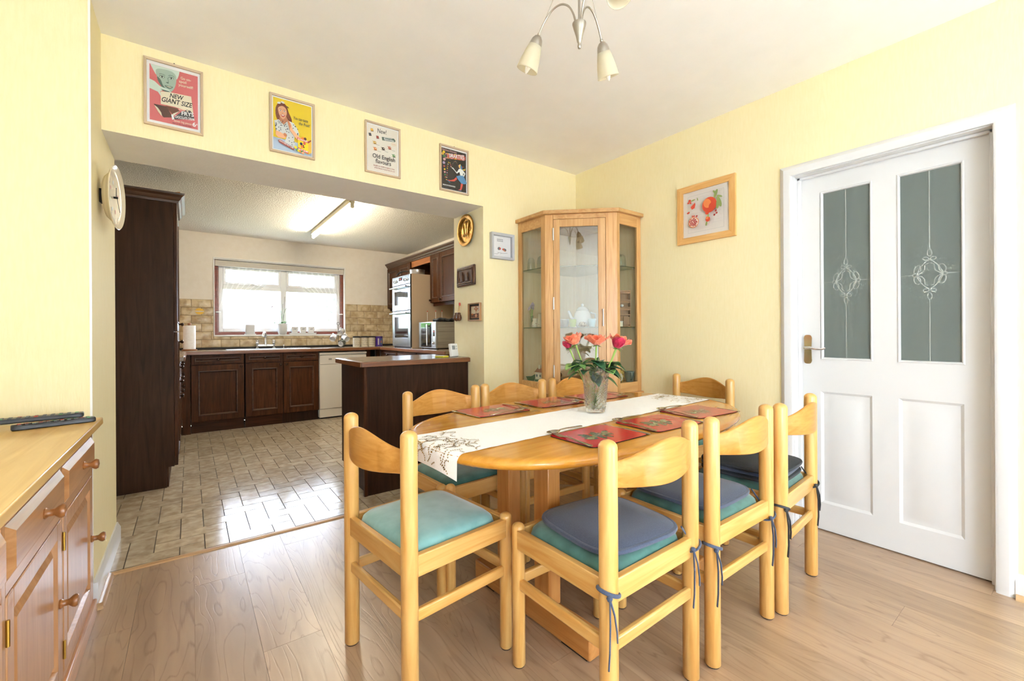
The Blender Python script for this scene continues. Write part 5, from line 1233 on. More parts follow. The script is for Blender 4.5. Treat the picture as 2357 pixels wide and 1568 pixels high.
# ================================================================== sideboard
SBT = wood('pale_pine_top', 'd3a353', 'e9c27c', 'Y', .8, .28, .2, False); SBF = wood('pine_sideboard_z', 'a87546', 'c39366', 'Z', 1.2, .3, .1); SBY = wood('pine_sideboard_y', 'a87546', 'c39366', 'Y', 1.2, .3, .1); SBD = wood('pine_knob', '85532a', '9d683a', 'Y', 2, .3, .2)
sb = thing('sideboard', 'low pine sideboard with turned knobs at the left edge', 'sideboard', (-3.28, -1.12, 0))
FX = -3.075; SY0, SY1 = -1.895, -.362
put('top', MB().box(LW + .01, SY0 - .02, .757, FX + .030, SY1 + .018, .785), SBT, sb, True, .004)
put('carcass', MB().box(LW + .02, SY0, .065, FX - .020, SY1, .757), SBF, sb, True)
put('plinth', MB().box(LW + .02, SY0 - .005, 0, FX + .012, SY1 + .005, .066), SBY, sb, True, .006)
cols = [(-.868, -.385), (-1.375, -.893), (-1.880, -1.400)]
fm = MB()
for y in (SY1, -.893 + .0, -1.400, SY0 + 0): pass
edges = [(-.385, SY1), (-.893, -.868), (-1.400, -1.375), (SY0, -1.880)]
for a, b in edges: put('frame_stile', MB().box(FX - .020, a, .066, FX, b, .757), SBF, sb, True, .0015)
for a, b in cols:
    for z0, z1 in ((.718, .757), (.568, .598), (.066, .092)): put('frame_rail', MB().box(FX - .020, a, z0, FX, b, z1), SBY, sb, True, .0015)
    def fld(y0, y1, z0, z1, x, ins, dep): 
        R = lambda i, xx: [(xx, y0 + i, z0 + i), (xx, y1 - i, z0 + i), (xx, y1 - i, z1 - i), (xx, y0 + i, z1 - i)]
        return MB().loft([R(.002, x - .018), R(.002, x - .001), R(ins, x + dep)], True, False, True)
    dw = put('drawer', fld(a, b, .598, .718, FX, .020, .012), SBY, sb, True, ang=20)
    kp = [(.013, 0), (.014, .004), (.009, .010), (.009, .020), (.016, .028), (.018, .034), (.015, .040), (.001, .043)]
    yk = (a + b)/2; put('knob', MB().lathe(kp, (FX + .011, yk, .660), 16, RY(PI/2).to_3x3()), SBD, dw, True, ang=50)
    dd = MB()
    dd.box(FX - .018, a + .002, .094, FX + .002, a + .047, .566).box(FX - .018, b - .047, .094, FX + .002, b - .002, .566).box(FX - .018, a + .047, .094, FX + .002, b - .047, .140).box(FX - .018, a + .047, .520, FX + .002, b - .047, .566)
    dob = put('door', dd, SBF, sb, True, .002)
    yy0, yy1 = a + .047, b - .047
    R = lambda i, xx: [(xx, yy0 + i, .140 + i), (xx, yy1 - i, .140 + i), (xx, yy1 - i, .520 - i), (xx, yy0 + i, .520 - i)]
    put('raised_panel', MB().loft([R(0, FX + .001), R(.006, FX - .012), R(.012, FX - .012), R(.034, FX - .001)], True, False, True), SBF, dob, True, ang=20)
    put('knob', MB().lathe(kp, (FX + .002, b - .028, .325), 16, RY(PI/2).to_3x3()), SBD, dob, True, ang=50)
    for z in (.16, .49): put('hinge', MB().cyl((FX + .003, a + .001, z - .028), (FX + .003, a + .001, z + .028), .0035, None, 8), P('brass_hinge', 'b8913e', .35, 1.0), dob, True)
# remote controls
RBLK = P('black_plastic', '1d1e22', .35); RKEY = P('grey_rubber_key', '55595f', .5); RRED = P('red_key', 'b03a30', .5); RGRN = P('green_key', '5a9a68', .5)
def remote(label, loc, rz, L, W, H, seed, tilt=0):
    t = thing('remote_control', label, 'remote control', loc, rz, 'remotes on the sideboard'); t.rotation_euler = (tilt, 0, rz)
    put('case', MB().loft([[(*sup(2*PI*i/32, L/2 - e_, W/2 - e_, 8), z) for i in range(32)] for e_, z in ((.003, 0), (0, .003), (0, H - .003), (.002, H))]), RBLK, t, ang=40)
    rr_ = random.Random(seed)
    for r in range(11):
        for c in range(3):
            x = -L/2 + .02 + r*(L - .04)/10; y = (c - 1)*W*.27
            put('button', MB().box(x - .005, y - .004, H - .001, x + .005, y + .004, H + .0022), rr_.choice([RKEY, RKEY, RKEY, RKEY, RRED, RGRN]), t, bevel=.001)
    return t
remote('flat black remote lying lowest on the sideboard corner', (-3.160, -.462, .7855), .26, .215, .046, .017, 3)
remote('long black remote laid across the other on the sideboard', (-3.215, -.425, .8045), .10, .250, .050, .016, 4, .0)

# ================================================================== pendant lamp
BRN = P('brushed_nickel', 'b5aea2', .28, 1.0)
SHADE = sheer('frosted_lamp_glass', 'efe8d2', .72); BULB = P('white_bulb', 'f6f3ea', .25)
LC = Vector((-1.674, -1.682, 0))
pn_ = thing('pendant_light', 'brushed nickel pendant light with three frosted glass shades', 'lamp', (LC.x, LC.y, CE))
L0 = lambda x, y, z: (x, y, z - CE)
put('ceiling_rose', MB().lathe([(.06, 0), (.06, -.012), (.03, -.035), (.008, -.04)][::-1], (0, 0, 0), 32), BRN, pn_)
put('stem', MB().cyl(L0(0, 0, 2.19), (0, 0, -.03), .0042, None, 12), BRN, pn_)
put('hub', MB().lathe([(.001, 2.100), (.005, 2.102), (.0065, 2.110), (.005, 2.119), (.0075, 2.124), (.012, 2.145), (.020, 2.170), (.024, 2.184), (.024, 2.188), (.012, 2.191)], L0(0, 0, 0), 24), BRN, pn_, ang=60)
for an, ks in ((math.radians(111), 1), (math.radians(13), 1), (math.radians(252), 1.22)):
    dx, dy = cos(an)*ks, sin(an)*ks
    path = [(.012, 2.185), (.020, 2.225), (.038, 2.262), (.066, 2.282), (.096, 2.280), (.122, 2.262), (.143, 2.236), (.158, 2.210)]
    pts = []
    for i in range(len(path) - 1):
        p0, p1, p2, p3 = [Vector(path[max(0, min(len(path)-1, i + o_))]) for o_ in (-1, 0, 1, 2)]
        for s_ in range(4):
            t_ = s_/4; v_ = 0.5*((2*p1) + (p2-p0)*t_ + (2*p0-5*p1+4*p2-p3)*t_*t_ + (3*p1-p0-3*p2+p3)*t_**3); pts.append(L0(dx*v_.x, dy*v_.x, v_.y))
    pts.append(L0(dx*.158, dy*.158, 2.210))
    put('arm', MB().tube(pts, .0034, 8), BRN, pn_, ang=60)
    put('stay_wire', MB().cyl(L0(dx*.158, dy*.158, 2.212), L0(dx*.01, dy*.01, 2.47), .0009, None, 6), BRN, pn_)
    axd = Vector((dx*.46, dy*.46, -1)).normalized(); Mq = axd.to_track_quat('Z', 'Y').to_matrix(); o_ = Vector(L0(dx*.158, dy*.158, 2.210))
    put('ball_joint', MB().sphere(tuple(o_), .0062, 12), BRN, pn_)
    put('lamp_cap', MB().lathe([(.004, .004), (.012, .008), (.019, .018), (.0225, .030), (.024, .040), (.022, .040)], tuple(o_), 24, Mq, True, False), BRN, pn_, ang=60)
    put('lamp_shade', MB().lathe([(.0215, .034), (.028, .060), (.034, .090), (.0385, .122), (.039, .126)], tuple(o_), 28, Mq, False, False), SHADE, pn_, ang=60, solid=.002)
    put('bulb', MB().lathe([(.008, .035), (.0125, .060), (.0150, .085), (.0120, .112), (.006, .132), (.001, .140)], tuple(o_), 16, Mq), BULB, pn_, ang=60)
# ================================================================== kitchen cabinets
DKZ = wood('dark_oak_z', '341d0c', '53311a', 'Z', 1.3, .42, 0, spec=.14); DKX = wood('dark_oak_x', '341d0c', '53311a', 'X', 1.3, .42, 0, spec=.14); DKY = wood('dark_oak_y', '341d0c', '53311a', 'Y', 1.3, .42, 0, spec=.14)
DPZ = wood('dark_side_panel', '2c1d13', '422d1f', 'Z', 1.0, .45, spec=.12); DMO = wood('dark_moulding', '3a2416', '553620', 'X', 1.3, .4, 0)
WTM = noisy('brown_worktop', '7d6a58', '938070', (30, 30, 30), 1, 4, .3, .7, .22, 0); WTE = wood('worktop_edge', '6a3f20', '8a5630', 'X', 1.4, .3, .2); WTEY = wood('worktop_edge_y', '6a3f20', '8a5630', 'Y', 1.4, .3, .2)
KNOB = P('brown_knob', '3a2012', .25, coat=.4); BEIGE = P('beige_board', 'cdb596', .6); VSHADE = P('void_shade', '17110c', .8)  # the void colour paints the shade inside open gaps onto their boards
WT, WB = .925, .887
def door_panel(w_, h_, th=.020, st=.062):
    """framed door in local coords: x 0..w, z 0..h, front at y=-th; returns (frame, panel, moulding)"""
    f = MB().box(0, -th, 0, st, 0, h_).box(w_ - st, -th, 0, w_, 0, h_).box(st, -th, 0, w_ - st, 0, st).box(st, -th, h_ - st, w_ - st, 0, h_)
    p = MB().box(st, -th*.55, st, w_ - st, -.002, h_ - st)
    R = lambda i, y: [(st + i, y, st + i), (w_ - st - i, y, st + i), (w_ - st - i, y, h_ - st - i), (st + i, y, h_ - st - i)]
    mo = MB().loft([R(0, -th), R(.004, -th - .004), R(.011, -th - .004), R(.016, -th*.78), R(.020, -th*.55)], True, False, False)
    return f, p, mo
def add_door(par, M, w_, h_, knob=None, name='door', th=.020, st=.062):
    f, p, mo = door_panel(w_, h_, th, st)
    for q in (f, p, mo): q.xform(M)
    o = put(name, f, DKZ, par, True, .002); put('door_panel' if name == 'door' else 'drawer_panel', p, DKZ, o, True, smooth=False); put('moulding', mo, DMO, o, True, ang=25)
    if knob:
        k = MB().lathe([(.008, 0), (.007, .012), (.013, .018), (.015, .024), (.012, .030), (.001, .033)], (0, 0, 0), 14, RX(PI/2).to_3x3()); k.xform(M @ T(knob[0], -th, knob[1])); put('knob', k, KNOB, o, True, ang=50)
    return o
FACE_S = lambda x, y, z: T(x, y, z)                       # door facing -y, local x -> +x
FACE_W = lambda x, y, z: T(x, y, z) @ RZ(-PI/2)           # facing -x, local x -> -y
FACE_E = lambda x, y, z: T(x, y, z) @ RZ(PI/2)            # facing +x, local x -> +y
# back run, three base units under the window
for i, (x0, x1, lab, kn) in enumerate(((-2.750, -2.250, 'dark oak base unit with one wide door left of the sink', 'r'), (-2.232, -1.838, 'dark oak base unit under the sink tap', 'r'), (-1.830, -1.424, 'dark oak base unit next to the white dishwasher', 'l'))):
    u = thing('base_unit', lab, 'cabinet', ((x0 + x1)/2, 3.5, 0), 0, 'base units under the kitchen window')
    put('carcass', MB().box(x0 - .003, 3.272, .125, x1 + .003, KB - .003, WB), DKZ, u, True)
    w_ = x1 - x0; add_door(u, FACE_S(x0, 3.270, .135), w_, .632, (w_ - .028 if kn == 'r' else .028, .605))
    add_door(u, FACE_S(x0, 3.270, .778), w_, .105, (w_/2, .0525), 'drawer', .020, .030)
    put('plinth', MB().box(x0 - .003, 3.312, 0, x1 + .003, 3.33, .125), DKX if i < 2 else DPZ, u, True)
fl_ = thing('corner_filler', 'narrow dark filler panel in the left kitchen corner', 'panel', (-2.79, 3.3, 0)); put('filler_board', MB().box(-2.832, 3.262, 0, -2.758, 3.31, WB), DKZ, fl_, True)
# dishwasher
DWW = P('dishwasher_white', 'e9e4da', .35); DWG = P('dishwasher_grey', 'a9a49a', .4)
dw_ = thing('dishwasher', 'white freestanding dishwasher under the kitchen worktop', 'dishwasher', (-1.1, 3.55, 0))
x0, x1 = -1.412, -.805
put('cabinet_body', MB().box(x0, 3.275, .02, x1, KB - .02, .835), DWW, dw_, True, .003); put('lid', MB().box(x0 - .002, 3.245, .838, x1 + .002, KB - .02, .870), DWW, dw_, True, .006)
cp = put('control_panel', MB().box(x0 + .002, 3.252, .715, x1 - .002, 3.275, .832), DWW, dw_, True, .004)
put('badge', MB().box(-1.30, 3.250, .770, -1.262, 3.252, .792), DWG, cp, True)
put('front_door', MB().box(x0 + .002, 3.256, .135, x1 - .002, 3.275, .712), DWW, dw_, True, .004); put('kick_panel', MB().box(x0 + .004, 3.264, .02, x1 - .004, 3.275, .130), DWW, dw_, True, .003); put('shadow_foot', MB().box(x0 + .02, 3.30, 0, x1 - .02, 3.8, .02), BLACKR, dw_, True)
# dark opening and corner post right of the dishwasher
cu = thing('corner_base_unit', 'dark open base unit in the far right kitchen corner', 'cabinet', (-.6, 3.5, 0))
put('post', MB().box(-.795, 3.262, 0, -.750, 3.285, WB), DKZ, cu, True); put('void_shade_board', MB().box(-.75, 3.45, .1, -.62, 3.46, WB), VSHADE, cu, True); put('rail', MB().box(-.75, 3.262, .62, -.62, 3.282, .68), DKX, cu, True); put('post', MB().box(-.66, 3.262, 0, -.612, 3.285, WB), DKZ, cu, True)
# right run of base units
for i, (ya, yb) in enumerate(((3.24, 2.66), (2.65, 2.06), (2.05, 1.46))):
    u = thing('base_unit', 'dark oak base unit along the right kitchen wall, %s' % ('in the far corner', 'under the oven tower', 'under the microwave')[i], 'cabinet', (-.3, (ya + yb)/2, 0), 0, 'base units along the right kitchen wall')
    put('carcass', MB().box(-.585, yb, .12, KR - .003, ya, WB), DKZ, u, True); add_door(u, FACE_W(-.587, ya - .004, .13), ya - yb - .008, .635, (.03, .6)); add_door(u, FACE_W(-.587, ya - .004, .775), ya - yb - .008, .105, ((ya - yb)/2, .052), 'drawer', .02, .03)
    put('plinth', MB().box(-.54, yb, 0, -.52, ya, .12), DPZ, u, True)
# left run of base units with drawers
for i, (ya, yb) in enumerate(((1.905, 2.335), (2.345, 2.775), (2.785, 3.235))):
    u = thing('base_unit', 'dark oak drawer unit on the left kitchen wall, %s' % ('beside the tall unit', 'second from the tall unit', 'in the corner by the sink run')[i], 'cabinet', (-3.15, (ya + yb)/2, 0), 0, 'drawer units along the left kitchen wall')
    put('carcass', MB().box(KL + .003, ya, .12, -2.857, yb, WB), DKZ, u, True); w_ = yb - ya - .006
    add_door(u, FACE_E(-2.855, ya + .003, .13), w_, .50, (w_/2, .44)); add_door(u, FACE_E(-2.855, ya + .003, .64), w_, .115, (w_/2, .058), 'drawer', .02, .03); add_door(u, FACE_E(-2.855, ya + .003, .765), w_, .115, (w_/2, .058), 'drawer', .02, .03)
    put('plinth', MB().box(-2.905, ya, 0, -2.885, yb, .12), WHITE2 if i == 0 else DKY, u, True)
# worktops: left, back and right runs are one continuous top
wt = thing('worktop', 'brown laminate worktop round three kitchen walls', 'worktop', (-1.7, 3.5, WB))
put('top_board', MB().box(KL + .003, 3.228, WB, KR - .003, KB - .003, WT), WTM, wt, True, .004); put('top_board', MB().box(KL + .003, 1.895, WB, -2.800, 3.228, WT), WTM, wt, True, .006); put('top_board', MB().box(-.620, 1.30, WB, KR - .003, 3.228, WT), WTM, wt, True, .006)
put('front_edging', MB().box(-2.80, 3.222, WB + .0005, -.62, 3.229, WT - .002), WTE, wt, True, .002); put('front_edging', MB().box(-.627, 1.30, WB + .0005, -.619, 3.222, WT - .002), WTEY, wt, True, .002); put('front_edging', MB().box(-2.801, 1.895, WB + .0005, -2.794, 3.222, WT - .002), WTEY, wt, True, .002)
put('upstand', MB().box(-2.86, KB - .028, WT, KR - .003, KB - .010, WT + .026), BLACKR, wt, True, .003)
# sink, drainer and tap
sk = thing('inset_sink', 'stainless inset sink let into the worktop below the window', 'sink', (-1.95, 3.53, WT))
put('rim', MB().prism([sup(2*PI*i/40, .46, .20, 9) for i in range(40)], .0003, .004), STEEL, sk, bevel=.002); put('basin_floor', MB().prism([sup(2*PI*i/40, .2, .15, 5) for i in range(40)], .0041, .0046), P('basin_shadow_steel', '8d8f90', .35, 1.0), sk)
for k in range(6): put('drain_rib', MB().box(.235 + k*.032, -.14, .004, .243 + k*.032, .14, .0075), STEEL, sk, bevel=.001)
tp_ = thing('mixer_tap', 'chrome swan neck mixer tap at the kitchen sink', 'tap', (-1.965, 3.735, WT + .0041))
for sx in (-1, 1):
    put('pillar', MB().lathe([(.022, 0), (.022, .006), (.013, .012), (.013, .05), (.017, .055), (.017, .062)], (sx*.095, 0, 0), 18), CHROME, tp_, ang=40); put('tap_head', MB().lathe([(.012, .062), (.020, .070), (.021, .098), (.015, .108), (.001, .112)], (sx*.095, 0, 0), 10), CHROME, tp_, ang=40)
put('bridge', MB().cyl((-.095, 0, .036), (.095, 0, .036), .012), CHROME, tp_)
put('spout', MB().tube([(0, 0, .03), (0, 0, .13), (0, -.006, .175), (-.01, -.035, .205), (-.024, -.075, .208), (-.036, -.11, .185), (-.040, -.122, .150)], [.017, .015, .014, .014, .013, .013, .014], 14), CHROME, tp_, ang=60)
put('plug_knob', MB().lathe([(.010, 0), (.004, .01), (.004, .03), (.009, .036), (.001, .042)], (.21, -.02, 0), 12), CHROME, tp_)

# ---- peninsula
pe = thing('breakfast_peninsula', 'dark oak counter end with worktop beside the opening', 'counter', (-1.40, .5, 0))
put('end_panel', MB().box(-1.795, .228, 0, XJ - .004, .246, WB), DPZ, pe, True, .001); put('side_panel', MB().box(-1.805, .246, .12, -1.787, .790, WB), DPZ, pe, True, .001); put('corner_post', MB().box(-1.812, .222, 0, -1.790, .248, WB), DKZ, pe, True, .002)
put('side_plinth', MB().box(-1.78, .246, 0, -1.765, .78, .12), DPZ, pe, True); put('back_panel', MB().box(-1.787, .772, .12, XJ - .004, .790, WB), DKZ, pe, True)
put('counter_top', MB().box(-1.838, .200, WB, XJ - .002, .830, WT), WTM, pe, True, .008, 3); put('front_edging', MB().box(-1.834, .196, WB + .001, XJ - .002, .203, WT - .004), WTE, pe, True, .002); put('side_edging', MB().box(-1.843, .204, WB + .001, -1.836, .826, WT - .004), WTEY, pe, True, .002)

# ---- tall unit on the left
ta = thing('tall_unit', 'tall dark oak larder unit beside the clock', 'cabinet', (-3.15, 1.6, 0))
sd = MB().prism([(KL + .004, 0), (-2.900, 0), (-2.900, .150), (-2.856, .150), (-2.856, 2.10), (KL + .004, 2.10)], 0, .018)
sd.xform(Matrix(((1, 0, 0, 0), (0, 0, 1, 1.290), (0, 1, 0, 0), (0, 0, 0, 1)))); put('side_panel', sd, DPZ, ta, True, .001)
put('carcass', MB().box(KL + .004, 1.308, .15, -2.857, 1.888, 2.10), DKZ, ta, True); put('plinth', MB().box(-2.905, 1.308, 0, -2.890, 1.888, .15), DKZ, ta, True)
add_door(ta, FACE_E(-2.855, 1.294, .155), .590, .98, (.55, .9)); add_door(ta, FACE_E(-2.855, 1.294, 1.142), .590, .95, (.55, .06))
cpf = [(0, 2.085), (.010, 2.085), (.014, 2.10), (.022, 2.108), (.030, 2.125), (.046, 2.140), (.050, 2.152), (0, 2.152)]
cn = MB().loft([[(KL + .004, 1.290 - d, z) for d, z in cpf], [(-2.835 + d, 1.290 - d, z) for d, z in cpf], [(-2.835 + d, 1.888, z) for d, z in cpf]]); put('cornice', cn, DMO, ta, True, ang=20)
put('top_board', MB().box(KL + .004, 1.29, 2.10, -2.84, 1.888, 2.14), DKX, ta, True)
bo = thing('wooden_offcut', 'short wooden board lying on top of the tall unit', 'board', (-2.90, 1.42, 2.152)); bo.rotation_euler = (0, -.0, .5)
put('board', MB().box(-.06, -.035, 0, .06, .035, .018).xform(RY(-.35) @ T(0.03, 0, .010)), wood('tan_offcut', '8a5a2e', 'a97440', 'X', 2, .4), bo, bevel=.001)

# ---- wall units on the right wall
def wall_unit(lab, y_far, y_near, doors):
    u = thing('wall_unit', lab, 'cabinet', (-.1, (y_far + y_near)/2, 1.5), 0, 'wall units on the right kitchen wall')
    put('carcass', MB().box(-.258, y_near, 1.50, KR - .003, y_far, 2.115), DKZ, u, True)
    for (a, b, kn) in doors: add_door(u, FACE_W(-.260, a, 1.503), a - b, .610, (kn if kn >= 0 else a - b + kn, .030), 'door', .02, .055 if a - b > .3 else .05)
    put('light_pelmet', MB().box(-.235, y_near + .004, 1.462, -.215, y_far - .004, 1.50), DKY, u, True)
    return u
wall_unit('dark oak wall unit in the far corner beyond the oven', KB - .004, 2.966, ((3.842, 3.41, -.03), (3.405, 2.97, .03)))
wall_unit('dark oak wall unit above the microwave', 2.345, 1.15, ((2.342, 2.082, .03), (2.078, 1.62, .03), (1.616, 1.154, .03)))
br = thing('bridging_rail', 'orange brown wooden rail above the oven tower', 'rail', (-.1, 2.65, 1.9)); ORW = wood('orange_rail_wood', '8a4f22', 'b3703a', 'Y', 1.3, .35)
put('rail_board', MB().box(-.262, 2.350, 2.035, -.244, 2.960, 2.115), ORW, br, True); put('top_shelf', MB().box(-.244, 2.350, 2.098, KR - .003, 2.960, 2.115), DKY, br, True); put('niche_shade_board', MB().box(KR - .012, 2.350, 1.87, KR - .003, 2.960, 2.098), VSHADE, br, True)
co = thing('cornice_moulding', 'long dark oak cornice along the right wall units', 'moulding', (-.28, 2.5, 2.115))
cq = [(0, 2.118), (.012, 2.118), (.016, 2.132), (.026, 2.140), (.034, 2.158), (.050, 2.172), (.054, 2.186), (0, 2.186)]
put('cornice_run', MB().loft([[(-.262 - d, KB - .004, z) for d, z in cq], [(-.262 - d, 1.15, z) for d, z in cq]][::-1]), DMO, co, True, ang=20); put('cornice_top', MB().box(-.262, 1.15, 2.118, -.22, KB - .004, 2.13), DMO, co, True)
# ---- oven tower
ov = thing('oven_tower', 'beige sided oven housing with stainless double oven', 'oven', (-.25, 2.65, WT + .001))
OY0, OY1, OX, OZ0, OZ1 = 2.352, 2.952, -.548, WT + .001, 1.866
put('side_board', MB().box(OX + .018, OY0, OZ0, KR - .004, OY0 + .018, OZ1), BEIGE, ov, True, .001); put('side_board', MB().box(OX + .018, OY1 - .018, OZ0, KR - .004, OY1, OZ1), BEIGE, ov, True, .001); put('top_board', MB().box(OX + .018, OY0 + .018, OZ1 - .018, KR - .004, OY1 - .018, OZ1), BEIGE, ov, True)
put('oven_body', MB().box(OX + .02, OY0 + .02, OZ0, KR - .03, OY1 - .02, OZ1 - .02), BLACKR, ov, True); put('black_edge', MB().box(OX + .004, OY0 + .001, OZ0 + .012, OX + .019, OY0 + .012, OZ1 - .004), BLACKR, ov, True)
OSS = P('oven_stainless', 'c3cbd2', .26, 1.0); OGL = P('oven_black_glass', '0d0f12', .06, coat=.5)
cpn = put('control_panel', MB().box(OX, OY0 + .006, 1.747, OX + .02, OY1 - .004, OZ1 - .004), OSS, ov, True, .003)
put('display', MB().box(OX - .002, 2.61, 1.802, OX + .001, 2.71, 1.842), OGL, cpn, True); put('display_digits', MB().box(OX - .003, 2.635, 1.815, OX - .0015, 2.685, 1.829), P('oven_digits', 'c05040', .4), cpn, True)
for y in (2.86, 2.80, 2.52, 2.45): put('dial', MB().lathe([(.021, 0), (.021, .006), (.015, .010), (.014, .026), (.001, .028)], (OX, y, 1.80), 18, RY(-PI/2).to_3x3()), STEEL, cpn, True)
for (z0, z1, nm) in ((1.412, 1.740, 'upper'), (OZ0 + .018, 1.404, 'lower')):
    dd_ = MB().box(OX, OY0 + .006, z0, OX + .02, OY0 + .075, z1).box(OX, OY1 - .075, z0, OX + .02, OY1 - .004, z1).box(OX, OY0 + .075, z0, OX + .02, OY1 - .075, z0 + (.075 if nm == 'upper' else .115)).box(OX, OY0 + .075, z1 - .075, OX + .02, OY1 - .075, z1)
    do_ = put('oven_door', dd_, OSS, ov, True, .002); put('oven_window', MB().box(OX + .004, OY0 + .07, z0 + .07, OX + .012, OY1 - .07, z1 - .07), OGL, do_, True)
    put('handle', MB().cyl((OX - .045, OY0 + .03, z1 - .030), (OX - .045, OY1 - .03, z1 - .030), .011, None, 14).cyl((OX, OY0 + .07, z1 - .030), (OX - .045, OY0 + .07, z1 - .030), .008, None, 10).cyl((OX, OY1 - .07, z1 - .030), (OX - .045, OY1 - .07, z1 - .030), .008, None, 10), OSS, do_, True)
# saucepan in the niche above the oven
sp_ = thing('saucepan', 'steel saucepan with long black handle on top of the oven tower', 'pan', (-.36, 2.56, OZ1 + .001)); put('pan_body', MB().lathe([(.085, 0), (.095, .012), (.1, .075), (.104, .078), (.096, .078), (.09, .014), (.001, .012)], (0, 0, 0), 28), STEEL, sp_, ang=40); put('handle', MB().tube([(-.09, .06, .06), (-.14, .12, .065), (-.175, .19, .045), (-.185, .235, .02)], [.010, .012, .012, .008], 10), P('black_handle', '141414', .4), sp_)
# microwave with towel
mw = thing('microwave', 'stainless microwave on the right hand worktop', 'microwave', (-.28, 2.03, WT + .001)); MX, MY0, MY1, MZ0, MZ1 = -.474, 1.80, 2.27, WT + .012, 1.250
MSS = noisy('microwave_steel', '8d8b86', 'b3b1ac', (2, 2, 160), 1, 3, .3, .7, .34, 0, None, .001, .9)
put('case', MB().box(MX + .022, MY0, MZ0, MX + .42, MY1, MZ1), MSS, mw, True, .004); mf = put('front_frame', MB().box(MX, MY0 + .002, MZ0, MX + .021, MY1 - .002, MZ1), P('microwave_front', 'a7a8a8', .3, .9), mw, True, .003)
put('glass_door', MB().box(MX - .002, MY0 + .12, MZ0 + .012, MX + .001, MY1 - .07, MZ1 - .012), OGL, mf, True); put('control_strip', MB().box(MX - .002, MY0 + .012, MZ0 + .03, MX + .001, MY0 + .085, MZ1 - .02), P('microwave_strip', 'd5d6d6', .3, .8), mf, True); put('display', MB().box(MX - .003, MY0 + .03, MZ1 - .17, MX - .001, MY0 + .07, MZ1 - .10), OGL, mf, True)
put('red_digit', MB().box(MX - .0035, MY0 + .042, MZ1 - .125, MX - .0025, MY0 + .06, MZ1 - .110), P('red_digits', 'd02030', .4), mf, True)
put('handle', MB().cyl((MX - .028, MY0 + .185, MZ0 + .03), (MX - .028, MY0 + .185, MZ1 - .03), .010, None, 12).cyl((MX, MY0 + .185, MZ0 + .05), (MX - .028, MY0 + .185, MZ0 + .05), .007, None, 8).cyl((MX, MY0 + .185, MZ1 - .05), (MX - .028, MY0 + .185, MZ1 - .05), .007, None, 8), CHROME, mf, True); put('dial', MB().lathe([(.018, 0), (.018, .008), (.012, .012), (.012, .024), (.001, .026)], (MX - .002, MY0 + .048, MZ0 + .062), 16, RY(-PI/2).to_3x3()), CHROME, mf, True)
for (x, y) in ((MX + .04, MY0 + .03), (MX + .38, MY0 + .03), (MX + .04, MY1 - .03), (MX + .38, MY1 - .03)): put('foot', MB().cyl((x, y, WT + .001), (x, y, MZ0), .012, None, 10), BLACKR, mw, True)
tw = thing('folded_towel', 'dark grey folded cloth on top of the microwave', 'towel', (-.30, 1.90, MZ1 + .0008)); put('cloth', MB().grid(lambda u, v: (-.13 + .26*u, -.08 + .15*v, .020 + .012*sin(u*9)*sin(v*5) + .008*sin(u*21 + v*9)), 26, 14), noisy('grey_towel', '2c2f33', '4a4d51', (60, 60, 60), 1, 3, .3, .7, .95), tw, ang=180, solid=.022)
rk = thing('skewer_rack', 'thin rack of three red tipped sticks behind the microwave towel', 'rack', (-.36, 2.14, MZ1 + .001)); put('tray', MB().box(-.03, -.10, 0, .16, .10, .012), P('rack_tan', 'a9845a', .5), rk, bevel=.002)
for x, y in ((-.02, .08), (.05, -.01), (.10, -.08)): put('stick', MB().cyl((x, y, .012), (x, y, .13), .003, None, 8), WHITE2, rk); put('red_tip', MB().sphere((x, y, .136), .007, 10), P('red_tip_plastic', 'd23a2a', .4), rk)

# ---- small kitchen things
th = thing('thermostat', 'white wireless thermostat standing on the counter end', 'thermostat', (-1.045, .345, WT + .0008), .35); thb = MB().box(-.042, -.014, 0, .042, .014, .105).xform(RX(-.16)); put('case', thb, P('white_plastic', 'eceff0', .4), th, bevel=.006, seg=3)
put('screen', MB().box(-.030, -.0155, .055, .005, -.0138, .088).xform(RX(-.16)), P('lcd_grey', '8d959c', .2), th)
for k in range(2): put('button', MB().box(.014, -.016, .055 + k*.02, .030, -.0138, .067 + k*.02).xform(RX(-.16)), P('thermostat_button', 'c4c9cc', .4), th)
nt = thing('sticky_notes', 'yellow sticky note pad by the thermostat', 'note pad', (-1.16, .34, WT + .0008), .5); put('pad', MB().box(-.038, -.038, 0, .038, .038, .010), P('sticky_yellow', 'e8e23a', .7), nt); put('card', MB().box(-.05, -.03, .010, .04, .036, .0115).xform(RZ(.15)), P('note_white', 'f0f0ea', .6), nt)
kr = thing('kitchen_roll', 'white kitchen roll on a wooden stand in the corner', 'kitchen roll', (-2.765, 3.60, WT + .0008)); put('stand_base', MB().lathe([(.075, 0), (.075, .012), (.07, .016)], (0, 0, 0), 28), SBD, kr); put('pole', MB().lathe([(.012, .016), (.012, .30), (.018, .305), (.018, .322), (.001, .328)], (0, 0, 0), 14), SBD, kr)
put('paper', MB().lathe([(.021, .018), (.060, .018), (.060, .295), (.021, .295)], (0, 0, 0), 32, None, False, False), noisy('paper_towel', 'f4f4f4', 'ffffff', (40, 40, 40), 1, 2, .3, .7, .9, .3, (120, 120, 120), .002), kr, ang=30)
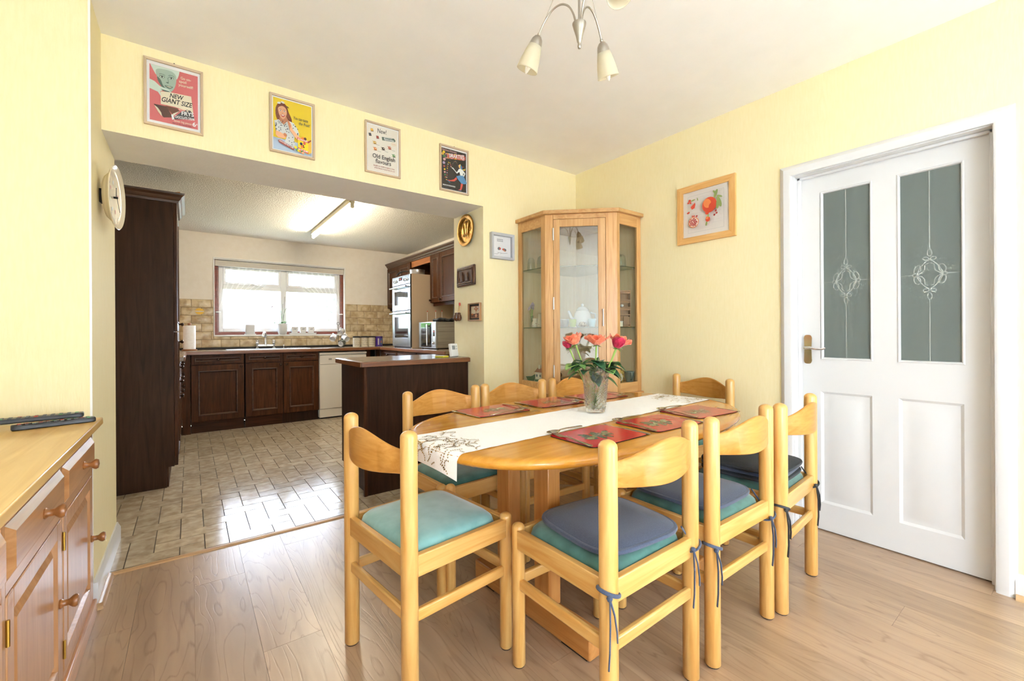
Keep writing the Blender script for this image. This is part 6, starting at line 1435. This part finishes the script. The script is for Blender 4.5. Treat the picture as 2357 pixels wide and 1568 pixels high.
# tins
LETT = [P('tin_cream', 'e6ddc6', .4), P('tin_black', '1c1a18', .3)]
for i, x in enumerate((-.815, -.702, -.594)):
    t = thing('lettered_tin', 'cream tin printed with black letters, %s from the mug tree' % ('first', 'second', 'third')[i], 'tin', (x, 3.655, WT + .0008), 0, 'row of lettered tins'); put('tin_body', MB().lathe([(.052, 0), (.052, .128)], (0, 0, 0), 32), LETT[0], t); put('lid', MB().lathe([(.0535, .128), (.0535, .146), (.048, .150), (.001, .151)], (0, 0, 0), 32), LETT[1], t, ang=40)
    band = MB(); rr_ = random.Random(i)
    for r in range(4):       # the print is too small to read: dark marks in four rows
        for c in range(-3, 4):
            an = -PI/2 + c*.30 - .25; w_ = rr_.uniform(.05, .09)
            p = lambda a_, z: (.0524*cos(a_), .0524*sin(a_), z)
            zz = .014 + r*.028; k_ = rr_.randint(0, 3)
            band.add([p(an - w_, zz), p(an - w_ + .035, zz), p(an - w_ + .035, zz + .02), p(an - w_, zz + .02)], [(0, 1, 2, 3)])
            if k_ != 0: band.add([p(an + w_ - .035, zz), p(an + w_, zz), p(an + w_, zz + .02), p(an + w_ - .035, zz + .02)], [(0, 1, 2, 3)])
            if k_ > 1: band.add([p(an - w_, zz + .015), p(an + w_, zz + .015), p(an + w_, zz + .02), p(an - w_, zz + .02)], [(0, 1, 2, 3)])
            else: band.add([p(an - w_, zz), p(an + w_, zz + .016), p(an + w_, zz + .02), p(an - w_, zz + .005)], [(0, 1, 2, 3)])
    put('letter_print', band, LETT[1], t, smooth=False)
t = thing('purple_tin', 'purple tin with a small picture beside the lettered tins', 'tin', (-.485, 3.655, WT + .0008)); put('tin_body', MB().lathe([(.052, 0), (.052, .13)], (0, 0, 0), 32), P('tin_purple', '4a2f8a', .3), t); put('lid', MB().lathe([(.0535, .13), (.0535, .146), (.001, .149)], (0, 0, 0), 32), P('tin_purple_dark', '38226e', .3), t, ang=40)
tb_ = MB()
for c0, c1, m_ in ((-2.25, -1.85, 0), (-1.5, -1.0, 1), (-1.4, -1.15, 2)):
    tb_.cm = m_; r_ = .0523 + .0002*m_; z0, z1 = (.02, .115) if m_ < 2 else (.045, .085)
    for k in range(4):
        a0, a1 = lerp(c0, c1, k/4), lerp(c0, c1, (k+1)/4); tb_.add([(r_*cos(a0), r_*sin(a0), z0), (r_*cos(a1), r_*sin(a1), z0), (r_*cos(a1), r_*sin(a1), z1), (r_*cos(a0), r_*sin(a0), z1)], [(0, 1, 2, 3)])
put('picture_print', tb_, [P('tin_grey', 'b9b4b8', .4), P('tin_blue', '4f7fa8', .4), P('tin_orange', 'd98a4a', .4)], t, smooth=False)
# mug tree
mt = thing('mug_tree', 'black wire mug tree at the right of the window', 'mug tree', (-1.085, 3.60, WT + .0008)); put('base_ring', MB().tube([(.075*cos(2*PI*i/24), .075*sin(2*PI*i/24), .004) for i in range(24)], .004, 8, True), BLACKR, mt); put('base_bar', MB().cyl((-.075, 0, .004), (.075, 0, .004), .003, None, 8), BLACKR, mt)
put('pole', MB().cyl((0, 0, .004), (0, 0, .31), .004, None, 8), BLACKR, mt); put('top_ring', MB().tube([(.018*cos(2*PI*i/16), 0, .33 + .018*sin(2*PI*i/16)) for i in range(16)], .0025, 6, True), BLACKR, mt)
MUGW = P('white_mug_glaze', 'f2f2f2', .2); MUGD = noisy('dark_patterned_mug', '20241f', '6a7268', (60, 60, 60), 1, 3, .45, .55, .3); MUGP = noisy('speckled_mug', 'e8e8e6', 'b9a7a2', (120, 120, 120), 1, 1, .55, .7, .3)
for (ox, oy, oz, ax, m_, lab) in ((-.075, -.04, .135, (-.5, -.75, -.45), MUGW, 'white mug hanging low on the left of the mug tree'), (.025, -.06, .215, (-.55, -.75, -.35), MUGP, 'speckled white mug hanging highest on the mug tree'), (.085, -.035, .125, (.25, -.9, -.35), MUGW, 'white mug hanging on the right of the mug tree'), (.030, -.075, .058, (-.62, -.75, -.22), MUGD, 'dark patterned mug hanging lowest on the mug tree')):
    t = thing('hanging_mug', lab, 'mug', (-1.085 + ox, 3.60 + oy, WT + oz), 0, 'mugs on the mug tree'); Mq = (Vector(ax).normalized()).to_track_quat('Z', 'Y').to_matrix()
    put('mug_body', MB().lathe([(.001, -.045), (.034, -.045), (.038, -.04), (.040, 0), (.041, .045), (.038, .045), (.036, 0), (.033, -.036), (.001, -.037)], (0, 0, 0), 24, Mq), [m_], t, ang=40); put('mug_inside', MB().lathe([(.0375, .0445), (.0355, 0), (.0325, -.035), (.001, -.0365)], (0, 0, 0), 24, Mq, False, False), MUGW, t)
    put('handle', MB().tube([tuple(Mq @ Vector((0, .038 + .026*sin(PI*k/10), .028*cos(PI*k/10)))) for k in range(11)], .005, 8), m_, t)
    put('hook_arm', MB().tube([(ox, oy, oz + .05), (ox*.6, oy*.4, oz + .04), (0, 0, oz + .02)], .003, 6), BLACKR, mt)
# window sill things
sl = wz0 + .0082
se = thing('white_sensor_box', 'small white rounded box on the left of the window sill', 'box', (-2.125, KB + .03, sl)); put('case', MB().box(-.055, -.02, .008, .055, .02, .135), P('sensor_white', 'd9dadb', .4), se, bevel=.014, seg=3); put('foot', MB().box(-.065, -.03, 0, .065, .03, .012), P('sensor_white', 'd9dadb', .4), se, bevel=.003)
tr_ = thing('herb_pot_tray', 'white tray holding three little pots on the window sill', 'tray', (-1.49, KB + .03, sl)); put('tray', MB().loft([[(-.165, -.035, 0), (.165, -.035, 0), (.165, .035, 0), (-.165, .035, 0)], [(-.175, -.042, .022), (.175, -.042, .022), (.175, .042, .022), (-.175, .042, .022)]]), PORC, tr_, bevel=.003)
for i, x in enumerate((-.105, 0, .105)):
    t = thing('herb_pot', 'small square white pot, %s on the window sill tray' % ('left one', 'middle one', 'right one')[i], 'pot', (-1.49 + x, KB + .03, sl + .0225), 0, 'three white pots on the sill'); put('pot_body', MB().loft([[(-.032, -.032, 0), (.032, -.032, 0), (.032, .032, 0), (-.032, .032, 0)], [(-.045, -.045, .085), (.045, -.045, .085), (.045, .045, .085), (-.045, .045, .085)]]), PORC, t, bevel=.003)
    mk = Art(-.0415); [mk.ell(dx_, .048 + dz_, .006, .004, 0, .5) for dx_, dz_ in ((-.012, 0), (-.004, .006), (.006, 0), (.012, .007))]; put('pot_motif', mk, P('pot_motif_grey', '5f6468', .5), t, smooth=False)
oc = thing('potted_orchid', 'white flowered orchid in a white pot on the window sill', 'plant', (-1.745, KB + .03, sl)); put('pot', MB().lathe([(.045, 0), (.052, .01), (.072, .135), (.074, .15), (.066, .15), (.058, .12), (.001, .11)], (0, 0, 0), 32), PORC, oc, ang=40)
rr = random.Random(12); OLF = P('orchid_leaf', '4f7a3a', .4); OPE = P('orchid_petal', 'cfc2cc', .6); OST = P('orchid_stem', '6b7a4a', .5); OMG = P('orchid_centre', 'b46a86', .5)
for a, L in ((2.8, .16), (.25, .15), (3.4, .14), (-.45, .17), (1.2, .12), (-1.8, .14)):
    lf = MB(); leafgrid(lf, (.02*cos(a), 0, .148), (cos(a), sin(a)*.4 - .15, .42), L, .024, .55, rr); put('leaf', lf, OLF, oc, ang=180, solid=.002)
for tx, tz, dr_, nfl in ((-.10, .40, -1, 5), (.11, .36, 1, 3)):
    stp = [(0, 0, .12), (tx*.12, -.005, .26), (tx*.3, -.01, tz - .02), (tx*.7, -.015, tz + .03), (tx*1.15, -.02, tz), (tx*1.5, -.025, tz - .06)]; put('flower_stem', MB().tube(stp, .0028, 6), OST, oc)
    for k in range(nfl):
        p = Vector(stp[3]).lerp(Vector(stp[5]), k/max(1, nfl - 1)) + Vector((rr.uniform(-.012, .012), -.012, rr.uniform(-.015, .015)))
        fm = MB()
        for j in range(5): an = j*2*PI/5 + PI/2; fm.add([tuple(p + Vector((.020*cos(an + q)*r_, -.003*r_, .020*sin(an + q)*r_))) for q, r_ in ((-.45, .55), (0, 1.15), (.45, .55), (0, .1))], [(0, 1, 2, 3)])
        bl = put('blossom', fm, OPE, oc, smooth=False, solid=.001); put('blossom_centre', MB().sphere(tuple(p + Vector((0, -.004, -.002))), .005, 8), OMG, bl)
for sx in (-1, 1): put('support_cane', MB().cyl((.012*sx, 0, .11), (.02 + .012*sx, .005, .47 + .05*sx), .0022, None, 6), P('cane', '5a5248', .6), oc)
# blind box, sheer curtains
bb = thing('blind_cassette', 'pale fabric blind box across the top of the kitchen window', 'blind', (-1.72, KB + .03, 1.99)); put('cassette', MB().box(wx0 + .006, KB + .004, 1.985, wx1 - .006, KB + .056, 2.055), noisy('blind_fabric', 'cbc4b8', 'd6d0c5', (200, 200, 200), 1, 2, .3, .7, .9), bb, True, .004)
VOIL = sheer('white_voile', 'f4f4f0', .16)
for sgn, nm in ((-1, 'left'), (1, 'right')):
    t = thing('voile_curtain', 'sheer white curtain tied back at the %s of the kitchen window' % nm, 'curtain', ((wx0 if sgn < 0 else wx1), KB + .045, wz0 + .02), 0, 'pair of sheer curtains'); xs = wx0 + .02 if sgn < 0 else wx1 - .02; span = .74
    for k in range(9):           # nine folds gathered to one tie
        def strip(u, v, k=k):
            x_top = xs - sgn*span*(k + .15 + .7*u)/9; x_tie = xs - sgn*(.004 + .028*(k + u)/9); zt__, zm_ = 1.984, 1.40
            if v < .75:
                q = v/.75; z = lerp(zt__, zm_, q); x = lerp(x_top, x_tie, q**1.35)
            else:
                q = (v - .75)/.25; z = lerp(zm_, wz0 + .03, q); x = lerp(x_tie, xs - sgn*(.006 + .050*(k + u)/9), q)
            return (x, KB + .045 + .010*sin(PI*u)*(1 if k % 2 else -1)*(.3 + .7*abs(v - .75)), z)
        put('fold', MB().grid(strip, 3, 20), VOIL, t, True, ang=180)
    put('tie_band', MB().tube([(xs - sgn*.018 + .022*cos(2*PI*i/12), KB + .045 + .016*sin(2*PI*i/12), 1.40) for i in range(12)], .006, 6, True), WHITE2, t, True)
# yellow scalloped sticker on a tile
stk = thing('scalloped_sticker', 'yellow scalloped sticker on the tiles left of the window', 'sticker', (-2.662, KB - .0098, 1.402)); sa = Art(0); sa.poly([(.046*(1 + .05*cos(14*t))*cos(t), .038*(1 + .05*cos(14*t))*sin(t)) for t in [2*PI*i/84 for i in range(84)]], 0); sa.rect(-.043, -.008, .043, .006, 1); put('sticker_face', sa, [P('sticker_yellow', 'e8b83a', .5), P('sticker_band', 'd9d5c8', .5)], stk, smooth=False)
# fluorescent batten
TUBE = emit('fluorescent_glow', 'fff1d8', 130.0)
fb = thing('fluorescent_batten', 'lit fluorescent tube light on the kitchen ceiling', 'lamp', (-1.535, 2.2, KC)); put('batten', MB().box(-.025, -.80, -.045, .025, .80, 0), P('batten_cream', 'e3dcc6', .5), fb, bevel=.004)
for y in (-.80, .80): put('end_cap', MB().box(-.014, y - .012, -.070, .014, y + .012, -.02).cyl((0, y - .012, -.078), (0, y + .012, -.078), .016, None, 16), P('batten_cream', 'e3dcc6', .5), fb)
put('tube', MB().cyl((0, -.788, -.078), (0, .788, -.078), .013, None, 14), TUBE, fb)
# under-cabinet lamp on the left wall
wl = thing('wall_unit', 'dark oak wall unit on the left kitchen wall', 'cabinet', (-3.3, 3.2, 1.5)); put('carcass', MB().box(KL + .003, 2.3, 1.50, -3.14, KB - .004, 2.11), DKZ, wl, True); add_door(wl, FACE_E(-3.138, 2.303, 1.503), .50, .60, (.03, .03)); add_door(wl, FACE_E(-3.138, 2.81, 1.503), .50, .60, (.47, .03))
ul = thing('under_cabinet_lamp', 'warm strip lamp under the left wall unit', 'lamp', (-3.28, 3.45, 1.475)); put('housing', MB().box(-.03, -.20, .008, .03, .20, .024), WHITE2, ul); put('strip', MB().box(-.02, -.19, 0, .02, .19, .008), emit('warm_strip', 'ffb45e', 9.0), ul)

# ================================================================== garden beyond the window
LAWN = noisy('dry_lawn', '8f9478', 'a3a48a', (3, 3, 3), 2, 4, .3, .7, .9)
gd = put('garden_lawn', MB().box(-14, KB + .3, -.25, 14, 30, -.2), LAWN, smooth=False); tag(gd, 'pale lawn outside the kitchen window', 'lawn', None, 'stuff')
gd2 = put('garden_lawn', MB().box(-14, -30, -.25, 14, BW - .15, -.2).box(1.45, BW - .15, -.25, 14, KB + .3, -.2).box(.13, BW - .15, -.25, 1.45, -3.42, -.2).box(-14, BW - .15, -.25, LW - .14, KB + .3, -.2), P('pale_bounce_paving', 'e2dfd8', .8), smooth=False); tag(gd2, 'unseen paving made pale to bounce light indoors', 'paving', None, 'structure')  # unseen ground, its pale colour chosen to throw light up to the ceiling
TLEAF = noisy('tree_leaf', '6d8a6a', '9ab08f', (1, 1, 1), 2, 3, .3, .7, .8); HLEAF = noisy('hedge_leaf', '4f7f35', '79a552', (2, 2, 2), 2, 3, .3, .7, .8); BARK = P('tree_bark', '6a5a4a', .9)
def tree(lab, x, y, h, r, mat, seed, trunk=True):
    t = thing('garden_tree' if trunk else 'garden_shrub', lab, 'tree' if trunk else 'shrub', (x, y, -.16)); rr_ = random.Random(seed); cm = MB()
    if trunk: put('trunk', MB().tube([(0, 0, 0), (.1, 0, h*.3), (-.05, .1, h*.6)], [.16, .13, .08], 8), BARK, t)
    for k in range(1500 if trunk else 900):
        a, b, d = rr_.uniform(0, 2*PI), rr_.uniform(-1, 1), rr_.random()**.4; s_ = math.sqrt(1 - b*b)
        c = Vector((r*d*s_*cos(a), r*d*s_*sin(a), (h*.62 + r*.9*d*b) if trunk else max(.16, h*.5 + h*.5*d*b))); u = Vector((rr_.gauss(0, 1), rr_.gauss(0, 1), rr_.gauss(0, 1))).normalized(); v = u.orthogonal().normalized(); L = .11
        cm.add([c - u*L, c + v*L*.5, c + u*L, c - v*L*.5], [(0, 1, 2, 3)])
    o = put('foliage', cm, mat, t, smooth=False); o['kind'] = 'stuff'
tree('leafy green shrub seen at the left of the kitchen window', -4.0, 8.2, 2.4, .9, HLEAF, 1, False)
tree('pale tree seen behind the window mullion', -2.6, 18.0, 6.6, 2.2, TLEAF, 2)
tree('pale tree seen through the upper right window vent', 2.6, 21.5, 8.4, 2.6, TLEAF, 3)
tree('pale low tree seen at the right edge of the window', 2.4, 14.5, 4.2, 1.3, TLEAF, 4)
gh = thing('white_garden_building', 'white gabled building outside behind the sink window', 'building', (-3.2, 13, -.2)); put('wall', MB().box(-1.9, -1.2, 0, 1.9, 1.2, 1.6), P('render_white', 'f4f3f0', .8), gh); put('roof', MB().loft([[(-2.1, -1.4, 1.6), (2.1, -1.4, 1.6), (0, -1.4, 2.9)], [(-2.1, 1.4, 1.6), (2.1, 1.4, 1.6), (0, 1.4, 2.9)]]), P('pale_roof', 'dcdcdc', .7), gh)
